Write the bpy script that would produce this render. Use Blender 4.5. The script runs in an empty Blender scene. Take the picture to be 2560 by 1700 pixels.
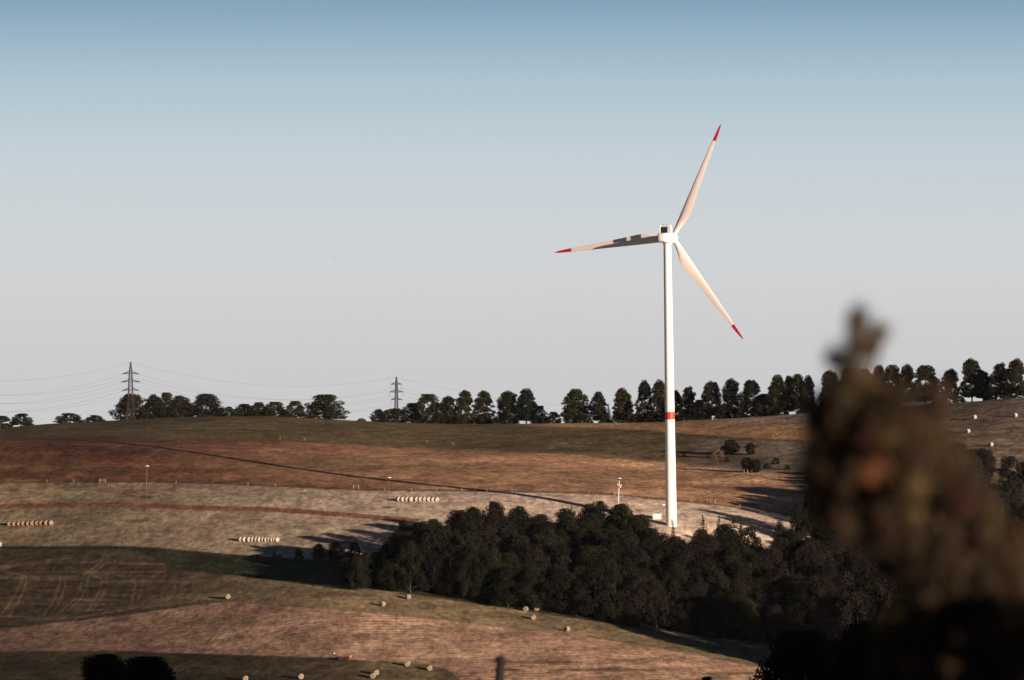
import bpy, math, random
import numpy as np
from mathutils import Vector, Matrix

# ------------------------------------------------------------------ camera, world, sun
S = bpy.context.scene
COL = S.collection
F = 10270.0                     # focal length in photograph pixels (photograph 2560 x 1700)
CX, CY = 1280.0, 850.0
cam_d = bpy.data.cameras.new("camera")
cam_d.sensor_width = 36.0
cam_d.lens = F / 2560.0 * 36.0
cam_d.clip_start = 0.5
cam_d.clip_end = 20000.0
cam_d.dof.use_dof = True
cam_d.dof.focus_distance = 1500.0
cam_d.dof.aperture_fstop = 2.0
cam = bpy.data.objects.new("camera", cam_d)
cam.rotation_euler = (math.radians(90), 0, 0)
COL.objects.link(cam)
S.camera = cam

SUN_AZ, SUN_EL = math.radians(135.0), math.radians(8.3)   # azimuth from +Y towards +X
W = bpy.data.worlds.new("World")
S.world = W
W.use_nodes = True
nt = W.node_tree
nt.nodes.clear()
out = nt.nodes.new("ShaderNodeOutputWorld")
bg = nt.nodes.new("ShaderNodeBackground")
sky = nt.nodes.new("ShaderNodeTexSky")
sky.sky_type = 'NISHITA'
sky.sun_disc = False
sky.sun_elevation = SUN_EL
sky.sun_rotation = SUN_AZ
sky.altitude = 500
sky.air_density = 1.0
sky.dust_density = 1.2
sky.ozone_density = 1.5
tc = nt.nodes.new("ShaderNodeTexCoord")
sep = nt.nodes.new("ShaderNodeSeparateXYZ")
mz = nt.nodes.new("ShaderNodeMapRange")           # low band of the evening sky: pale haze to blue
mz.inputs['From Min'].default_value = -0.02
mz.inputs['From Max'].default_value = 0.5
ramp = nt.nodes.new("ShaderNodeValToRGB")
def lin(c): return tuple(((v / 255 + 0.055) / 1.055) ** 2.4 if v > 10 else v / 255 / 12.92 for v in c)
els = [(-0.010, (203, 203, 206)), (0.012, (208, 209, 213)), (0.028, (204, 210, 216)), (0.046, (192, 205, 215)), (0.064, (168, 191, 206)), (0.082, (124, 158, 184)), (0.13, (72, 104, 138)), (0.25, (40, 62, 92)), (0.49, (24, 38, 62))]
cr = ramp.color_ramp
for i, (z, c) in enumerate(els):
    pos = (z + 0.02) / 0.52
    e = cr.elements[i] if i < 2 else cr.elements.new(pos)
    e.position = pos
    e.color = (*lin(c), 1)
gain = nt.nodes.new("ShaderNodeVectorMath"); gain.operation = 'SCALE'
gain.inputs['Scale'].default_value = 5.65
mix = nt.nodes.new("ShaderNodeMix"); mix.data_type = 'RGBA'
mix.inputs['Factor'].default_value = 0.06
nt.links.new(tc.outputs['Generated'], sep.inputs[0])
nt.links.new(sep.outputs['Z'], mz.inputs['Value'])
nt.links.new(mz.outputs[0], ramp.inputs['Fac'])
nt.links.new(ramp.outputs['Color'], gain.inputs[0])
nt.links.new(gain.outputs[0], mix.inputs['A'])
nt.links.new(sky.outputs[0], mix.inputs['B'])
nt.links.new(mix.outputs['Result'], bg.inputs['Color'])
bg.inputs['Strength'].default_value = 0.10
nt.links.new(bg.outputs[0], out.inputs[0])

sun_d = bpy.data.lights.new("sun", 'SUN')
sun_d.energy = 5.0
sun_d.angle = math.radians(0.5)
sun_d.color = (1.0, 0.80, 0.62)
sun = bpy.data.objects.new("sun", sun_d)
SDIR = Vector((math.sin(SUN_AZ) * math.cos(SUN_EL), math.cos(SUN_AZ) * math.cos(SUN_EL), math.sin(SUN_EL)))
sun.rotation_euler = SDIR.to_track_quat('Z', 'Y').to_euler()
sun.location = (300, -300, 200)
COL.objects.link(sun)
S.view_settings.view_transform = 'Standard'
S.view_settings.look = 'None'
S.view_settings.exposure = 0.85
S.view_settings.gamma = 1.0
S.cycles.use_denoising = True

rng = np.random.default_rng(7)
rnd = random.Random(7)

# ------------------------------------------------------------------ helpers
def P(px, py, d):
    return Vector(((px - CX) / F * d, d, (CY - py) / F * d))

def tag(o, label=None, cat=None, group=None, kind=None):
    if label: o["label"] = label
    if cat: o["category"] = cat
    if group: o["group"] = group
    if kind: o["kind"] = kind
    return o

def empty(name, loc, rz=0.0):
    o = bpy.data.objects.new(name, None)
    o.empty_display_size = 0.5
    o.location = loc
    o.rotation_euler = (0, 0, rz)
    COL.objects.link(o)
    return o

def link(name, me, mat=None, parent=None, loc=None):
    o = bpy.data.objects.new(name, me)
    if mat is not None and len(me.materials) == 0:
        me.materials.append(mat)
    if parent is not None: o.parent = parent
    if loc is not None: o.location = loc
    COL.objects.link(o)
    return o

class MB:
    """collects shapes into one mesh"""
    def __init__(s): s.v, s.f = [], []
    def add(s, vs, fs):
        b = len(s.v); s.v += [tuple(v) for v in vs]; s.f += [tuple(i + b for i in f) for f in fs]
    def box(s, c, size, M=None):
        x, y, z = [q / 2 for q in size]
        vs = [Vector((sx * x, sy * y, sz * z)) for sz in (-1, 1) for sy in (-1, 1) for sx in (-1, 1)]
        if M is not None: vs = [M @ v for v in vs]
        s.add([v + Vector(c) for v in vs], [(0, 2, 3, 1), (4, 5, 7, 6), (0, 1, 5, 4), (2, 6, 7, 3), (0, 4, 6, 2), (1, 3, 7, 5)])
    def tube(s, pts, rad, n=8, cap=True):
        pts = [Vector(p) for p in pts]
        if not hasattr(rad, '__len__'): rad = [rad] * len(pts)
        rings = []
        for i, p in enumerate(pts):
            t = (pts[min(i + 1, len(pts) - 1)] - pts[max(i - 1, 0)]).normalized()
            a = Vector((0, 0, 1)) if abs(t.z) < 0.9 else Vector((1, 0, 0))
            u = t.cross(a).normalized(); w = t.cross(u).normalized()
            rings.append([p + (u * math.cos(2 * math.pi * k / n) + w * math.sin(2 * math.pi * k / n)) * rad[i] for k in range(n)])
        vs = [v for r in rings for v in r]
        fs = []
        for i in range(len(rings) - 1):
            for k in range(n):
                fs.append((i * n + k, i * n + (k + 1) % n, (i + 1) * n + (k + 1) % n, (i + 1) * n + k))
        if cap:
            fs.append(tuple(range(n - 1, -1, -1)))
            fs.append(tuple((len(rings) - 1) * n + k for k in range(n)))
        s.add(vs, fs)
    def lathe(s, prof, n=32, M=None):
        vs, fs = [], []
        for r, z in prof:
            for k in range(n):
                v = Vector((r * math.cos(2 * math.pi * k / n), r * math.sin(2 * math.pi * k / n), z))
                vs.append(M @ v if M is not None else v)
        for i in range(len(prof) - 1):
            for k in range(n):
                fs.append((i * n + k, i * n + (k + 1) % n, (i + 1) * n + (k + 1) % n, (i + 1) * n + k))
        fs.append(tuple(range(n - 1, -1, -1)))
        fs.append(tuple((len(prof) - 1) * n + k for k in range(n)))
        s.add(vs, fs)
    def mesh(s, name, mat=None, smooth=False):
        me = bpy.data.meshes.new(name)
        me.from_pydata(s.v, [], s.f)
        if mat is not None: me.materials.append(mat)
        if smooth:
            me.polygons.foreach_set('use_smooth', [True] * len(me.polygons))
        me.update()
        return me
    def build(s, name, mat, parent=None, loc=None, smooth=False):
        return link(name, s.mesh(name, mat, smooth), None, parent, loc)

def bevel(o, w, seg=2):
    m = o.modifiers.new("bevel", 'BEVEL'); m.width = w; m.segments = seg; m.limit_method = 'ANGLE'
    return o

def smooth_by_angle(me, ang=40):
    me.polygons.foreach_set('use_smooth', [True] * len(me.polygons))
    try:
        me.set_sharp_from_angle(angle=math.radians(ang))
    except Exception:
        pass

# ------------------------------------------------------------------ materials
def principled(name, col, rough=0.7, noise=0.0, scale=1.0, spec=0.3, vary=0.0, stretch=None, bump=0.0, metallic=0.0):
    m = bpy.data.materials.new(name)
    m.use_nodes = True
    t = m.node_tree
    b = t.nodes['Principled BSDF']
    b.inputs['Roughness'].default_value = rough
    b.inputs['Specular IOR Level'].default_value = spec
    b.inputs['Metallic'].default_value = metallic
    b.inputs['Base Color'].default_value = (*col, 1)
    if noise or vary:
        tcn = t.nodes.new('ShaderNodeTexCoord')
        mp = t.nodes.new('ShaderNodeMapping')
        if stretch: mp.inputs['Scale'].default_value = stretch
        nz = t.nodes.new('ShaderNodeTexNoise')
        nz.inputs['Scale'].default_value = scale
        nz.inputs['Detail'].default_value = 4
        t.links.new(tcn.outputs['Object'], mp.inputs[0])
        t.links.new(mp.outputs[0], nz.inputs['Vector'])
        val = t.nodes.new('ShaderNodeMapRange')
        val.inputs['From Min'].default_value = 0.3; val.inputs['From Max'].default_value = 0.7
        val.inputs['To Min'].default_value = 1 - noise; val.inputs['To Max'].default_value = 1 + noise
        t.links.new(nz.outputs['Fac'], val.inputs['Value'])
        src = val.outputs[0]
        hue_src = None
        if vary:
            oi = t.nodes.new('ShaderNodeObjectInfo')
            mr = t.nodes.new('ShaderNodeMapRange')
            mr.inputs['To Min'].default_value = 1 - vary; mr.inputs['To Max'].default_value = 1 + vary
            t.links.new(oi.outputs['Random'], mr.inputs['Value'])
            mu = t.nodes.new('ShaderNodeMath'); mu.operation = 'MULTIPLY'
            t.links.new(mr.outputs[0], mu.inputs[0]); t.links.new(src, mu.inputs[1])
            src = mu.outputs[0]
        hs = t.nodes.new('ShaderNodeHueSaturation')
        hs.inputs['Color'].default_value = (*col, 1)
        t.links.new(src, hs.inputs['Value'])
        t.links.new(hs.outputs[0], b.inputs['Base Color'])
        if bump:
            bn = t.nodes.new('ShaderNodeBump'); bn.inputs['Strength'].default_value = bump; bn.inputs['Distance'].default_value = 0.1
            t.links.new(nz.outputs['Fac'], bn.inputs['Height']); t.links.new(bn.outputs[0], b.inputs['Normal'])
    return m

def leaf_mat(name, c1, c2, vary=0.25):
    """foliage: two hues mixed by clump noise and a per-tree shift"""
    m = bpy.data.materials.new(name); m.use_nodes = True
    t = m.node_tree; b = t.nodes['Principled BSDF']
    b.inputs['Roughness'].default_value = 0.85; b.inputs['Specular IOR Level'].default_value = 0.08
    tcn = t.nodes.new('ShaderNodeTexCoord'); oi = t.nodes.new('ShaderNodeObjectInfo')
    nz = t.nodes.new('ShaderNodeTexNoise'); nz.inputs['Scale'].default_value = 7.0; nz.inputs['Detail'].default_value = 3
    t.links.new(tcn.outputs['Object'], nz.inputs['Vector'])
    ad = t.nodes.new('ShaderNodeMath'); ad.operation = 'MULTIPLY_ADD'; ad.inputs[1].default_value = 0.6
    t.links.new(oi.outputs['Random'], ad.inputs[0]); t.links.new(nz.outputs['Fac'], ad.inputs[2])
    mr = t.nodes.new('ShaderNodeMapRange'); mr.inputs['From Min'].default_value = 0.45; mr.inputs['From Max'].default_value = 1.15
    t.links.new(ad.outputs[0], mr.inputs['Value'])
    mx = t.nodes.new('ShaderNodeMix'); mx.data_type = 'RGBA'
    mx.inputs['A'].default_value = (*c1, 1); mx.inputs['B'].default_value = (*c2, 1)
    t.links.new(mr.outputs[0], mx.inputs['Factor'])
    nz2 = t.nodes.new('ShaderNodeTexNoise'); nz2.inputs['Scale'].default_value = 40.0
    t.links.new(tcn.outputs['Object'], nz2.inputs['Vector'])
    v = t.nodes.new('ShaderNodeMapRange'); v.inputs['From Min'].default_value = 0.3; v.inputs['From Max'].default_value = 0.7
    v.inputs['To Min'].default_value = 1 - vary; v.inputs['To Max'].default_value = 1 + vary
    t.links.new(nz2.outputs['Fac'], v.inputs['Value'])
    hs = t.nodes.new('ShaderNodeHueSaturation'); t.links.new(mx.outputs['Result'], hs.inputs['Color']); t.links.new(v.outputs[0], hs.inputs['Value'])
    t.links.new(hs.outputs[0], b.inputs['Base Color'])
    return m

M = {}
M['white'] = principled('white_coated_steel', (0.80, 0.755, 0.72), 0.42, noise=0.03, scale=0.25, stretch=(1, 1, 0.15))
M['blade'] = principled('blade_coating', (0.78, 0.665, 0.615), 0.4, noise=0.02, scale=0.3)
M['red'] = principled('signal_red_coating', (0.48, 0.012, 0.022), 0.45, noise=0.08, scale=0.6)
M['band'] = principled('faded_red_band', (0.50, 0.055, 0.032), 0.5, noise=0.08, scale=0.6)
M['darkmetal'] = principled('dark_radiator', (0.02, 0.02, 0.022), 0.6, noise=0.2, scale=3)
M['steel'] = principled('galvanised_steel', (0.035, 0.028, 0.026), 0.6, noise=0.25, scale=1.5)
M['wire'] = principled('aluminium_wire', (0.10, 0.10, 0.10), 0.6, noise=0.1, scale=0.1)
M['polegrey'] = principled('weathered_pole', (0.11, 0.092, 0.072), 0.6, noise=0.12, scale=2)
M['capwhite'] = principled('white_cap', (0.80, 0.77, 0.73), 0.5, noise=0.04, scale=2)
M['post'] = principled('pale_fence_post', (0.26, 0.22, 0.175), 0.8, noise=0.25, scale=5)
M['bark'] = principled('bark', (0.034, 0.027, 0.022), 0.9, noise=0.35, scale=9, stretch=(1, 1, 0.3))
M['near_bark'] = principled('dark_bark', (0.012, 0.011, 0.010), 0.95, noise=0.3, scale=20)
M['bark_pale'] = principled('pale_bark', (0.22, 0.155, 0.11), 0.9, noise=0.35, scale=9, stretch=(1, 1, 0.3))  # pale reddish-brown trunk colour of avenue and tall trees
M['insul'] = principled('insulator', (0.16, 0.12, 0.10), 0.3, noise=0.1, scale=4)
M['concrete'] = principled('kiosk_render', (0.70, 0.69, 0.65), 0.75, noise=0.06, scale=1.5)
M['roof'] = principled('kiosk_roof', (0.40, 0.36, 0.33), 0.7, noise=0.1, scale=2)
M['rust'] = principled('rusty_frame', (0.055, 0.022, 0.018), 0.7, noise=0.3, scale=3)
M['orange'] = principled('orange_panel', (0.62, 0.22, 0.09), 0.5, noise=0.15, scale=3)
M['tyre'] = principled('tyre', (0.02, 0.02, 0.02), 0.85, noise=0.2, scale=8)
M['ridge_leaf'] = leaf_mat('avenue_leaves', (0.0080, 0.0100, 0.0045), (0.0270, 0.0230, 0.0080))
M['ridge_brown'] = leaf_mat('early_autumn_leaves', (0.012, 0.010, 0.007), (0.030, 0.021, 0.014))
M['wood_leaf'] = leaf_mat('wood_leaves', (0.0058, 0.0074, 0.0042), (0.0149, 0.0149, 0.0066))
M['wood_mauve'] = leaf_mat('dusty_wood_leaves', (0.0084, 0.0064, 0.0058), (0.0193, 0.0141, 0.0125))
M['wood_green'] = leaf_mat('fresh_green_leaves', (0.0062, 0.0094, 0.0031), (0.0203, 0.0218, 0.0062))
M['spruce'] = leaf_mat('spruce_needles', (0.0073, 0.0065, 0.0049), (0.0179, 0.0139, 0.0106))
M['near_leaf'] = leaf_mat('valley_leaves', (0.005, 0.006, 0.003), (0.013, 0.012, 0.005))
M['pink_leaf'] = leaf_mat('pinkish_shrub_leaves', (0.11, 0.07, 0.055), (0.17, 0.11, 0.085))

def bale_mat(name, c):
    m = principled(name, c, 0.9, noise=0.22, scale=5.0, bump=0.5, vary=0.08)
    return m
M['bale_pale'] = bale_mat('net_wrapped_straw', (0.36, 0.295, 0.24))
M['bale_straw'] = bale_mat('straw', (0.24, 0.190, 0.132))
M['bale_rust'] = bale_mat('weathered_straw', (0.22, 0.135, 0.085))

# ------------------------------------------------------------------ terrain
def pchip_slopes(x, y):
    """x,y: (n,K)"""
    h = np.diff(x, axis=1); dl = np.diff(y, axis=1) / h
    m = np.zeros_like(y)
    w1 = 2 * h[:, 1:] + h[:, :-1]; w2 = h[:, 1:] + 2 * h[:, :-1]
    same = (dl[:, 1:] * dl[:, :-1]) > 0
    with np.errstate(divide='ignore', invalid='ignore'):
        hm = (w1 + w2) / (w1 / dl[:, :-1] + w2 / dl[:, 1:])
    m[:, 1:-1] = np.where(same, hm, 0)
    m[:, 0] = dl[:, 0]; m[:, -1] = dl[:, -1]
    return m

def pchip1(xk, yk, q):
    xk = np.asarray(xk, float)[None]; yk = np.asarray(yk, float)[None]
    m = pchip_slopes(xk, yk)
    q = np.clip(np.asarray(q, float), xk[0, 0], xk[0, -1])
    i = np.clip(np.searchsorted(xk[0], q) - 1, 0, xk.shape[1] - 2)
    return hermite(xk[0][i], xk[0][i + 1], yk[0][i], yk[0][i + 1], m[0][i], m[0][i + 1], q)

def hermite(x0, x1, y0, y1, m0, m1, q):
    h = x1 - x0; t = (q - x0) / h
    return ((1 + 2 * t) * (1 - t) ** 2) * y0 + t * (1 - t) ** 2 * h * m0 + t * t * (3 - 2 * t) * y1 + t * t * (t - 1) * h * m1

XS = [-700, 0, 300, 640, 900, 1200, 1500, 1675, 1960, 2340, 2560, 3260]
PXT = np.arange(-700, 3261, 1.0)
def row(vals): return pchip1(XS, vals, PXT)
RIDGE_X = [-700, 0, 80, 325, 475, 640, 860, 960, 1140, 1350, 1560, 1680, 1860, 1990, 2340, 2560, 3260]
RIDGE_Y = [1100, 1071, 1064, 1049, 1043, 1041, 1050, 1054, 1060, 1059, 1058, 1054, 1043, 1035, 1010, 993, 955]
yr = pchip1(RIDGE_X, RIDGE_Y, PXT)
dr = row([1990, 1990, 1990, 1985, 1980, 1965, 1935, 1915, 1878, 1830, 1800, 1740])
L = [
    (np.full_like(PXT, 1220), row([1800, 1790, 1790, 1790, 1790, 1795, 1800, 1805, 1815, 1850, 1880, 1900])),
    (row([1375, 1356, 1340, 1316, 1300, 1298, 1295, 1295, 1295, 1295, 1295, 1295]), row([1640, 1640, 1640, 1642, 1645, 1648, 1655, 1665, 1695, 1740, 1770, 1800])),
    (row([1470, 1447, 1427, 1400, 1381, 1376, 1373, 1372, 1370, 1370, 1370, 1370]), row([1505, 1500, 1495, 1490, 1500, 1525, 1552, 1575, 1607, 1655, 1690, 1720])),
    (row([1540, 1517, 1495, 1466, 1444, 1437, 1435, 1435, 1435, 1435, 1435, 1435]), row([1378, 1373, 1369, 1394, 1408, 1425, 1440, 1450, 1480, 1530, 1560, 1600])),
    (row([1582, 1562, 1546, 1522, 1505, 1500, 1500, 1500, 1500, 1500, 1500, 1500]), row([1292, 1290, 1288, 1300, 1312, 1312, 1311, 1313, 1330, 1370, 1395, 1430])),
    (row([1632, 1618, 1607, 1590, 1574, 1562, 1554, 1552, 1560, 1575, 1575, 1575]), row([1212, 1208, 1208, 1215, 1226, 1232, 1240, 1252, 1255, 1200, 1215, 1230])),
    (1592 + 0.32 * (dr - 1575), row([1114, 1104, 1106, 1120, 1136, 1147, 1156, 1163, 1155, 1115, 1110, 1110])),
    (dr, yr),
]
DK = np.stack([a for a, b in L] + [dr + 60, dr + 250, dr + 900, np.full_like(dr, 9000)], axis=1)
zk = [(CY - b) / F * a for a, b in L]
zr = zk[-1]
ZK = np.stack(zk + [zr - 3.5, zr - 20, zr - 90, zr * 0 - 420], axis=1)
MK = pchip_slopes(DK, ZK)
LOWD = [-2500, -300, -40, 0, 8, 20, 100, 400, 700, 1000, 1220]
LOWZ = [60, 8, -0.6, -1.7, -2.3, -3.8, -13, -42, -74, -108, -111.7]

def noise2(x, y, seed):
    """cheap smooth value noise on arrays"""
    xi = np.floor(x).astype(np.int64); yi = np.floor(y).astype(np.int64)
    fx = x - xi; fy = y - yi
    fx = fx * fx * (3 - 2 * fx); fy = fy * fy * (3 - 2 * fy)
    def h(a, b):
        n = (a * 374761393 + b * 668265263 + seed * 982451653) & 0x7fffffff
        n = ((n ^ (n >> 13)) * 1274126177) & 0x7fffffff
        return ((n ^ (n >> 16)) & 0xffff) / 65535.0
    return (h(xi, yi) * (1 - fx) + h(xi + 1, yi) * fx) * (1 - fy) + (h(xi, yi + 1) * (1 - fx) + h(xi + 1, yi + 1) * fx) * fy

def sstep(a, b, x):
    t = np.clip((x - a) / (b - a), 0, 1)
    return t * t * (3 - 2 * t)

def zat(x, y):
    x = np.asarray(x, float); y = np.asarray(y, float)
    x, y = np.broadcast_arrays(x, y)
    px = np.clip(CX + F * x / np.maximum(y, 1.0), -700, 3259.5)
    idx = px + 700
    i0 = np.clip(np.floor(idx).astype(int), 0, len(PXT) - 2); fr = idx - i0
    def far(ii):
        dk = DK[ii]; z_ = ZK[ii]; mk = MK[ii]
        q = np.clip(y, dk[..., 0], dk[..., -1])
        k = np.clip((q[..., None] >= dk).sum(-1) - 1, 0, dk.shape[-1] - 2)
        g = lambda a, kk: np.take_along_axis(a, kk[..., None], -1)[..., 0]
        return hermite(g(dk, k), g(dk, k + 1), g(z_, k), g(z_, k + 1), g(mk, k), g(mk, k + 1), q)
    zf = far(i0) * (1 - fr) + far(i0 + 1) * fr
    zl = pchip1(LOWD, LOWZ, y)
    z0 = ZK[i0, 0]
    zn = zl + sstep(900, 1220, y) * (z0 + 111.7)
    z = np.where(y >= 1220, zf, zn)
    # unseen hill added right of the viewpoint to shade the valley trees
    z = z + 112 * np.exp(-((x - 330) / 115) ** 2 - ((y - 190) / 170) ** 2)
    # small relief
    far_m = sstep(1150, 1300, y)
    z = z + far_m * (0.55 * (noise2(x / 38, y / 38, 1) - 0.5) + 0.22 * (noise2(x / 9, y / 9, 2) - 0.5))
    return z

def ground(px, py):
    """first terrain point met by the ray through a photograph pixel"""
    ds = np.linspace(1200, 2100, 3601)
    z = zat((px - CX) / F * ds, ds)
    yy = CY - F * z / ds
    k = np.argmax(yy <= py)
    if yy[k] > py: k = int(np.argmin(yy))
    d = ds[k]
    return Vector(((px - CX) / F * d, d, float(z[k])))

def at(px, d):
    x = (px - CX) / F * d
    return Vector((x, d, float(zat(x, d))))

def lerp_line(pts, px):
    a = np.array(pts, float)
    return np.interp(px, a[:, 0], a[:, 1])

# field boundaries in the photograph (x, y)
RED_TOP = [(-700, 1085), (0, 1087), (230, 1095), (470, 1098), (700, 1102), (900, 1112), (1350, 1130), (1500, 1140), (1700, 1160), (1850, 1175), (2100, 1200), (3300, 1250)]
FENCE = [(-700, 1212), (0, 1208), (230, 1206), (440, 1207), (700, 1217), (900, 1226), (1350, 1231), (1540, 1238), (1700, 1254), (1860, 1271), (1960, 1287), (2100, 1300), (3300, 1300)]
STRIP = [(-700, 1260), (0, 1259), (300, 1257), (500, 1263), (700, 1269), (900, 1284), (1040, 1297)]
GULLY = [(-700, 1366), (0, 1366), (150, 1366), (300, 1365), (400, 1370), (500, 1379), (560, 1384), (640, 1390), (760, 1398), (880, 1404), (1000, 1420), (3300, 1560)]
GULLY_SHADE_LO = [(-700, 1374), (0, 1373), (150, 1373), (300, 1371), (345, 1379), (400, 1402), (430, 1421), (640, 1444), (800, 1461), (900, 1470), (1000, 1481), (1500, 1556), (1750, 1590), (1960, 1612), (3300, 1790)]  # at left the outline follows the tips of the wood's shadow
PINK_TOP = [(-700, 1650), (0, 1574), (150, 1556), (300, 1540), (430, 1522), (540, 1507), (600, 1507), (700, 1515), (900, 1530), (1100, 1550), (1250, 1568), (1400, 1585), (1600, 1612), (1750, 1640), (1900, 1668), (2100, 1700), (3300, 1900)]
PINK_LO = [(-700, 1630), (0, 1628), (300, 1627), (430, 1632), (700, 1640), (830, 1645), (920, 1652), (1050, 1656), (1120, 1675), (1180, 1720), (1250, 1800), (3300, 2600)]
RIDGE_BAND = [(-700, 1000), (1130, 1055), (1350, 1066), (1560, 1072), (1700, 1082), (1850, 1094), (1990, 1100), (2100, 1105), (3300, 1100)]
TRACKS = [
    [(0, 1542), (30, 1500), (50, 1460), (56, 1445), (50, 1436), (20, 1432)],
    [(22, 1542), (50, 1500), (66, 1460), (66, 1445), (60, 1438)],
    [(110, 1538), (135, 1500), (146, 1470), (150, 1448), (146, 1440)],
    [(130, 1535), (152, 1500), (162, 1470), (164, 1450), (160, 1442)],
    [(150, 1530), (185, 1500), (200, 1470), (204, 1450), (210, 1436), (240, 1416), (254, 1400), (258, 1388)],
    [(170, 1526), (200, 1500), (216, 1470), (219, 1455), (222, 1440), (258, 1414), (268, 1400), (272, 1388)],
    [(218, 1528), (240, 1495), (252, 1470), (256, 1450), (250, 1444), (222, 1438)],
    [(232, 1524), (256, 1490), (266, 1470), (268, 1452), (264, 1446)],
    [(328, 1508), (336, 1480), (338, 1455), (334, 1447)],
    [(340, 1506), (354, 1480), (358, 1455), (356, 1440)],
    [(425, 1498), (436, 1480), (438, 1460), (434, 1452)],
    [(440, 1498), (452, 1480), (454, 1460)],
    [(534, 1488), (538, 1470), (535, 1456)], [(548, 1486), (551, 1470), (549, 1456)],
    [(0, 1420), (60, 1409), (120, 1401), (180, 1394)], [(0, 1424), (60, 1413), (120, 1405)],
    [(180, 1545), (280, 1530), (400, 1508), (500, 1495), (600, 1484), (690, 1472)],
    [(20, 1670), (50, 1664), (64, 1655), (62, 1645)], [(135, 1682), (160, 1668), (165, 1660)],
    [(530, 1665), (536, 1655)], [(515, 1666), (518, 1652)], [(640, 1668), (650, 1655)],
]

def field_colour(px, py):
    n = px.shape
    c = np.zeros(n + (3,))
    def lay(mask, rgb):
        nonlocal c
        rgb = np.asarray(rgb, float)
        c = c * (1 - mask[..., None]) + rgb * mask[..., None]
    b = lambda line, w: sstep(-w, w, py - lerp_line(line, px))
    big = noise2(px / 160, py / 14, 11); big2 = noise2(px / 420, py / 22, 12); fine = noise2(px / 50, py / 5, 13)
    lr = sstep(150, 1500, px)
    # upper olive field
    olive = np.array([0.128, 0.094, 0.048]); tan = np.array([0.26, 0.185, 0.105])
    lay(np.ones(n), olive)
    c = c * (0.72 + 0.5 * big)[..., None]
    # pale strip along the ridge to the right, grey-brown pasture beyond
    rb = (1 - b(RIDGE_BAND, 4)) * sstep(1250, 1400, px)
    lay(rb, (0.46, 0.26, 0.13))
    up = (1 - sstep(-2, 3, py - lerp_line([(1560, 1050), (1680, 1056), (1990, 1056), (3300, 1056)], px))) * sstep(1600, 1720, px)
    lay(up * 0.9, (0.40, 0.29, 0.21))
    rp = sstep(2150, 2300, px)
    lay(rp, np.array([0.20, 0.145, 0.10]))
    c = np.where(rp[..., None] > 0.5, c * (0.75 + 0.5 * fine)[..., None], c)
    gp = sstep(1690, 1790, px) * sstep(-6, 6, py - lerp_line([(1690, 1092), (2000, 1105), (3300, 1130)], px)) * (1 - b(RED_TOP, 10)) * (1 - rp)
    lay(gp * 0.8, (0.25, 0.185, 0.14))
    scrub = np.exp(-((px - 1830) / 110) ** 2 - ((py - (1150 + (px - 1830) * 0.14)) / 16) ** 2)
    lay(np.clip(scrub * 1.1, 0, 0.85), (0.12, 0.085, 0.06))
    # reddish field
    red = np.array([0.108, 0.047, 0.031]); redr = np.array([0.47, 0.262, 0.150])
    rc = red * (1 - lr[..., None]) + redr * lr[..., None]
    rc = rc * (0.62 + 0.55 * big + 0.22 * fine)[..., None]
    og = sstep(0.55, 0.85, big2)[..., None]
    rc = rc * (1 - 0.55 * og) + np.array([0.19, 0.135, 0.065]) * 0.55 * og
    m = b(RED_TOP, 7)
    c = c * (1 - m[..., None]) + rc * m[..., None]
    dl = np.exp(-((py - lerp_line(RED_TOP, px) + 1) / 4.0) ** 2) * (1 - sstep(1300, 1600, px))
    lay(dl * 0.45, (0.075, 0.06, 0.03))
    # pale stubble with a red-brown strip
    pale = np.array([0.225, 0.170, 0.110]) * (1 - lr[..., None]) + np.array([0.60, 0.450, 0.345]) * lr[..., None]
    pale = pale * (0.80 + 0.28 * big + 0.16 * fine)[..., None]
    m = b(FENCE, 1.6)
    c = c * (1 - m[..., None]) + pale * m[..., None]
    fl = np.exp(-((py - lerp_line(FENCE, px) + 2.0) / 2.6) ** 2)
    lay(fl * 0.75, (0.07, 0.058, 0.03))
    sy = py - lerp_line(STRIP, px)
    st = sstep(-1.5, 1.5, sy) * (1 - sstep(10, 13, sy)) * (1 - sstep(1040, 1060, px))
    lay(st * 0.92, np.array([0.20, 0.082, 0.052]))
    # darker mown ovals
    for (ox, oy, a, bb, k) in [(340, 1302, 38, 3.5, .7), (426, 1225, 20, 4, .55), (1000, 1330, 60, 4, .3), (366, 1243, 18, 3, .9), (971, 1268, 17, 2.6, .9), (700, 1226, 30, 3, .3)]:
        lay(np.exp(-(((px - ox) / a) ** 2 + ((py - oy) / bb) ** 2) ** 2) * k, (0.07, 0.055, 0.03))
    # gully with grass; meadow green darkened to lengthen the wood's shadow
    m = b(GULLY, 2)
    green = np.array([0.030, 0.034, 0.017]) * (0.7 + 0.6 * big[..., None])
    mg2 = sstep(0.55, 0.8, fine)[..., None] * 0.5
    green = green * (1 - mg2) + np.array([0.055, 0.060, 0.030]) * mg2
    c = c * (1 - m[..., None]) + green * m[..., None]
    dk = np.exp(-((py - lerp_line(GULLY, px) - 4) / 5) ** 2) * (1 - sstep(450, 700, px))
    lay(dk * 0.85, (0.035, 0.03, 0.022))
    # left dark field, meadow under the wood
    m = b(GULLY_SHADE_LO, 2.5)
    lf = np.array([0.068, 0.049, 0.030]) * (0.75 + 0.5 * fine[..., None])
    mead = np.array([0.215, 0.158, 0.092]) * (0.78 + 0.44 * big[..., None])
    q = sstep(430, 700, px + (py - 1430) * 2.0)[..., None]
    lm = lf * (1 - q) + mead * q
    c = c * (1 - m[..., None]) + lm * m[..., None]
    strawy = sstep(0.62, 0.9, noise2(px / 130, py / 5, 21)) * m * (1 - b(PINK_TOP, 3))
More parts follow.
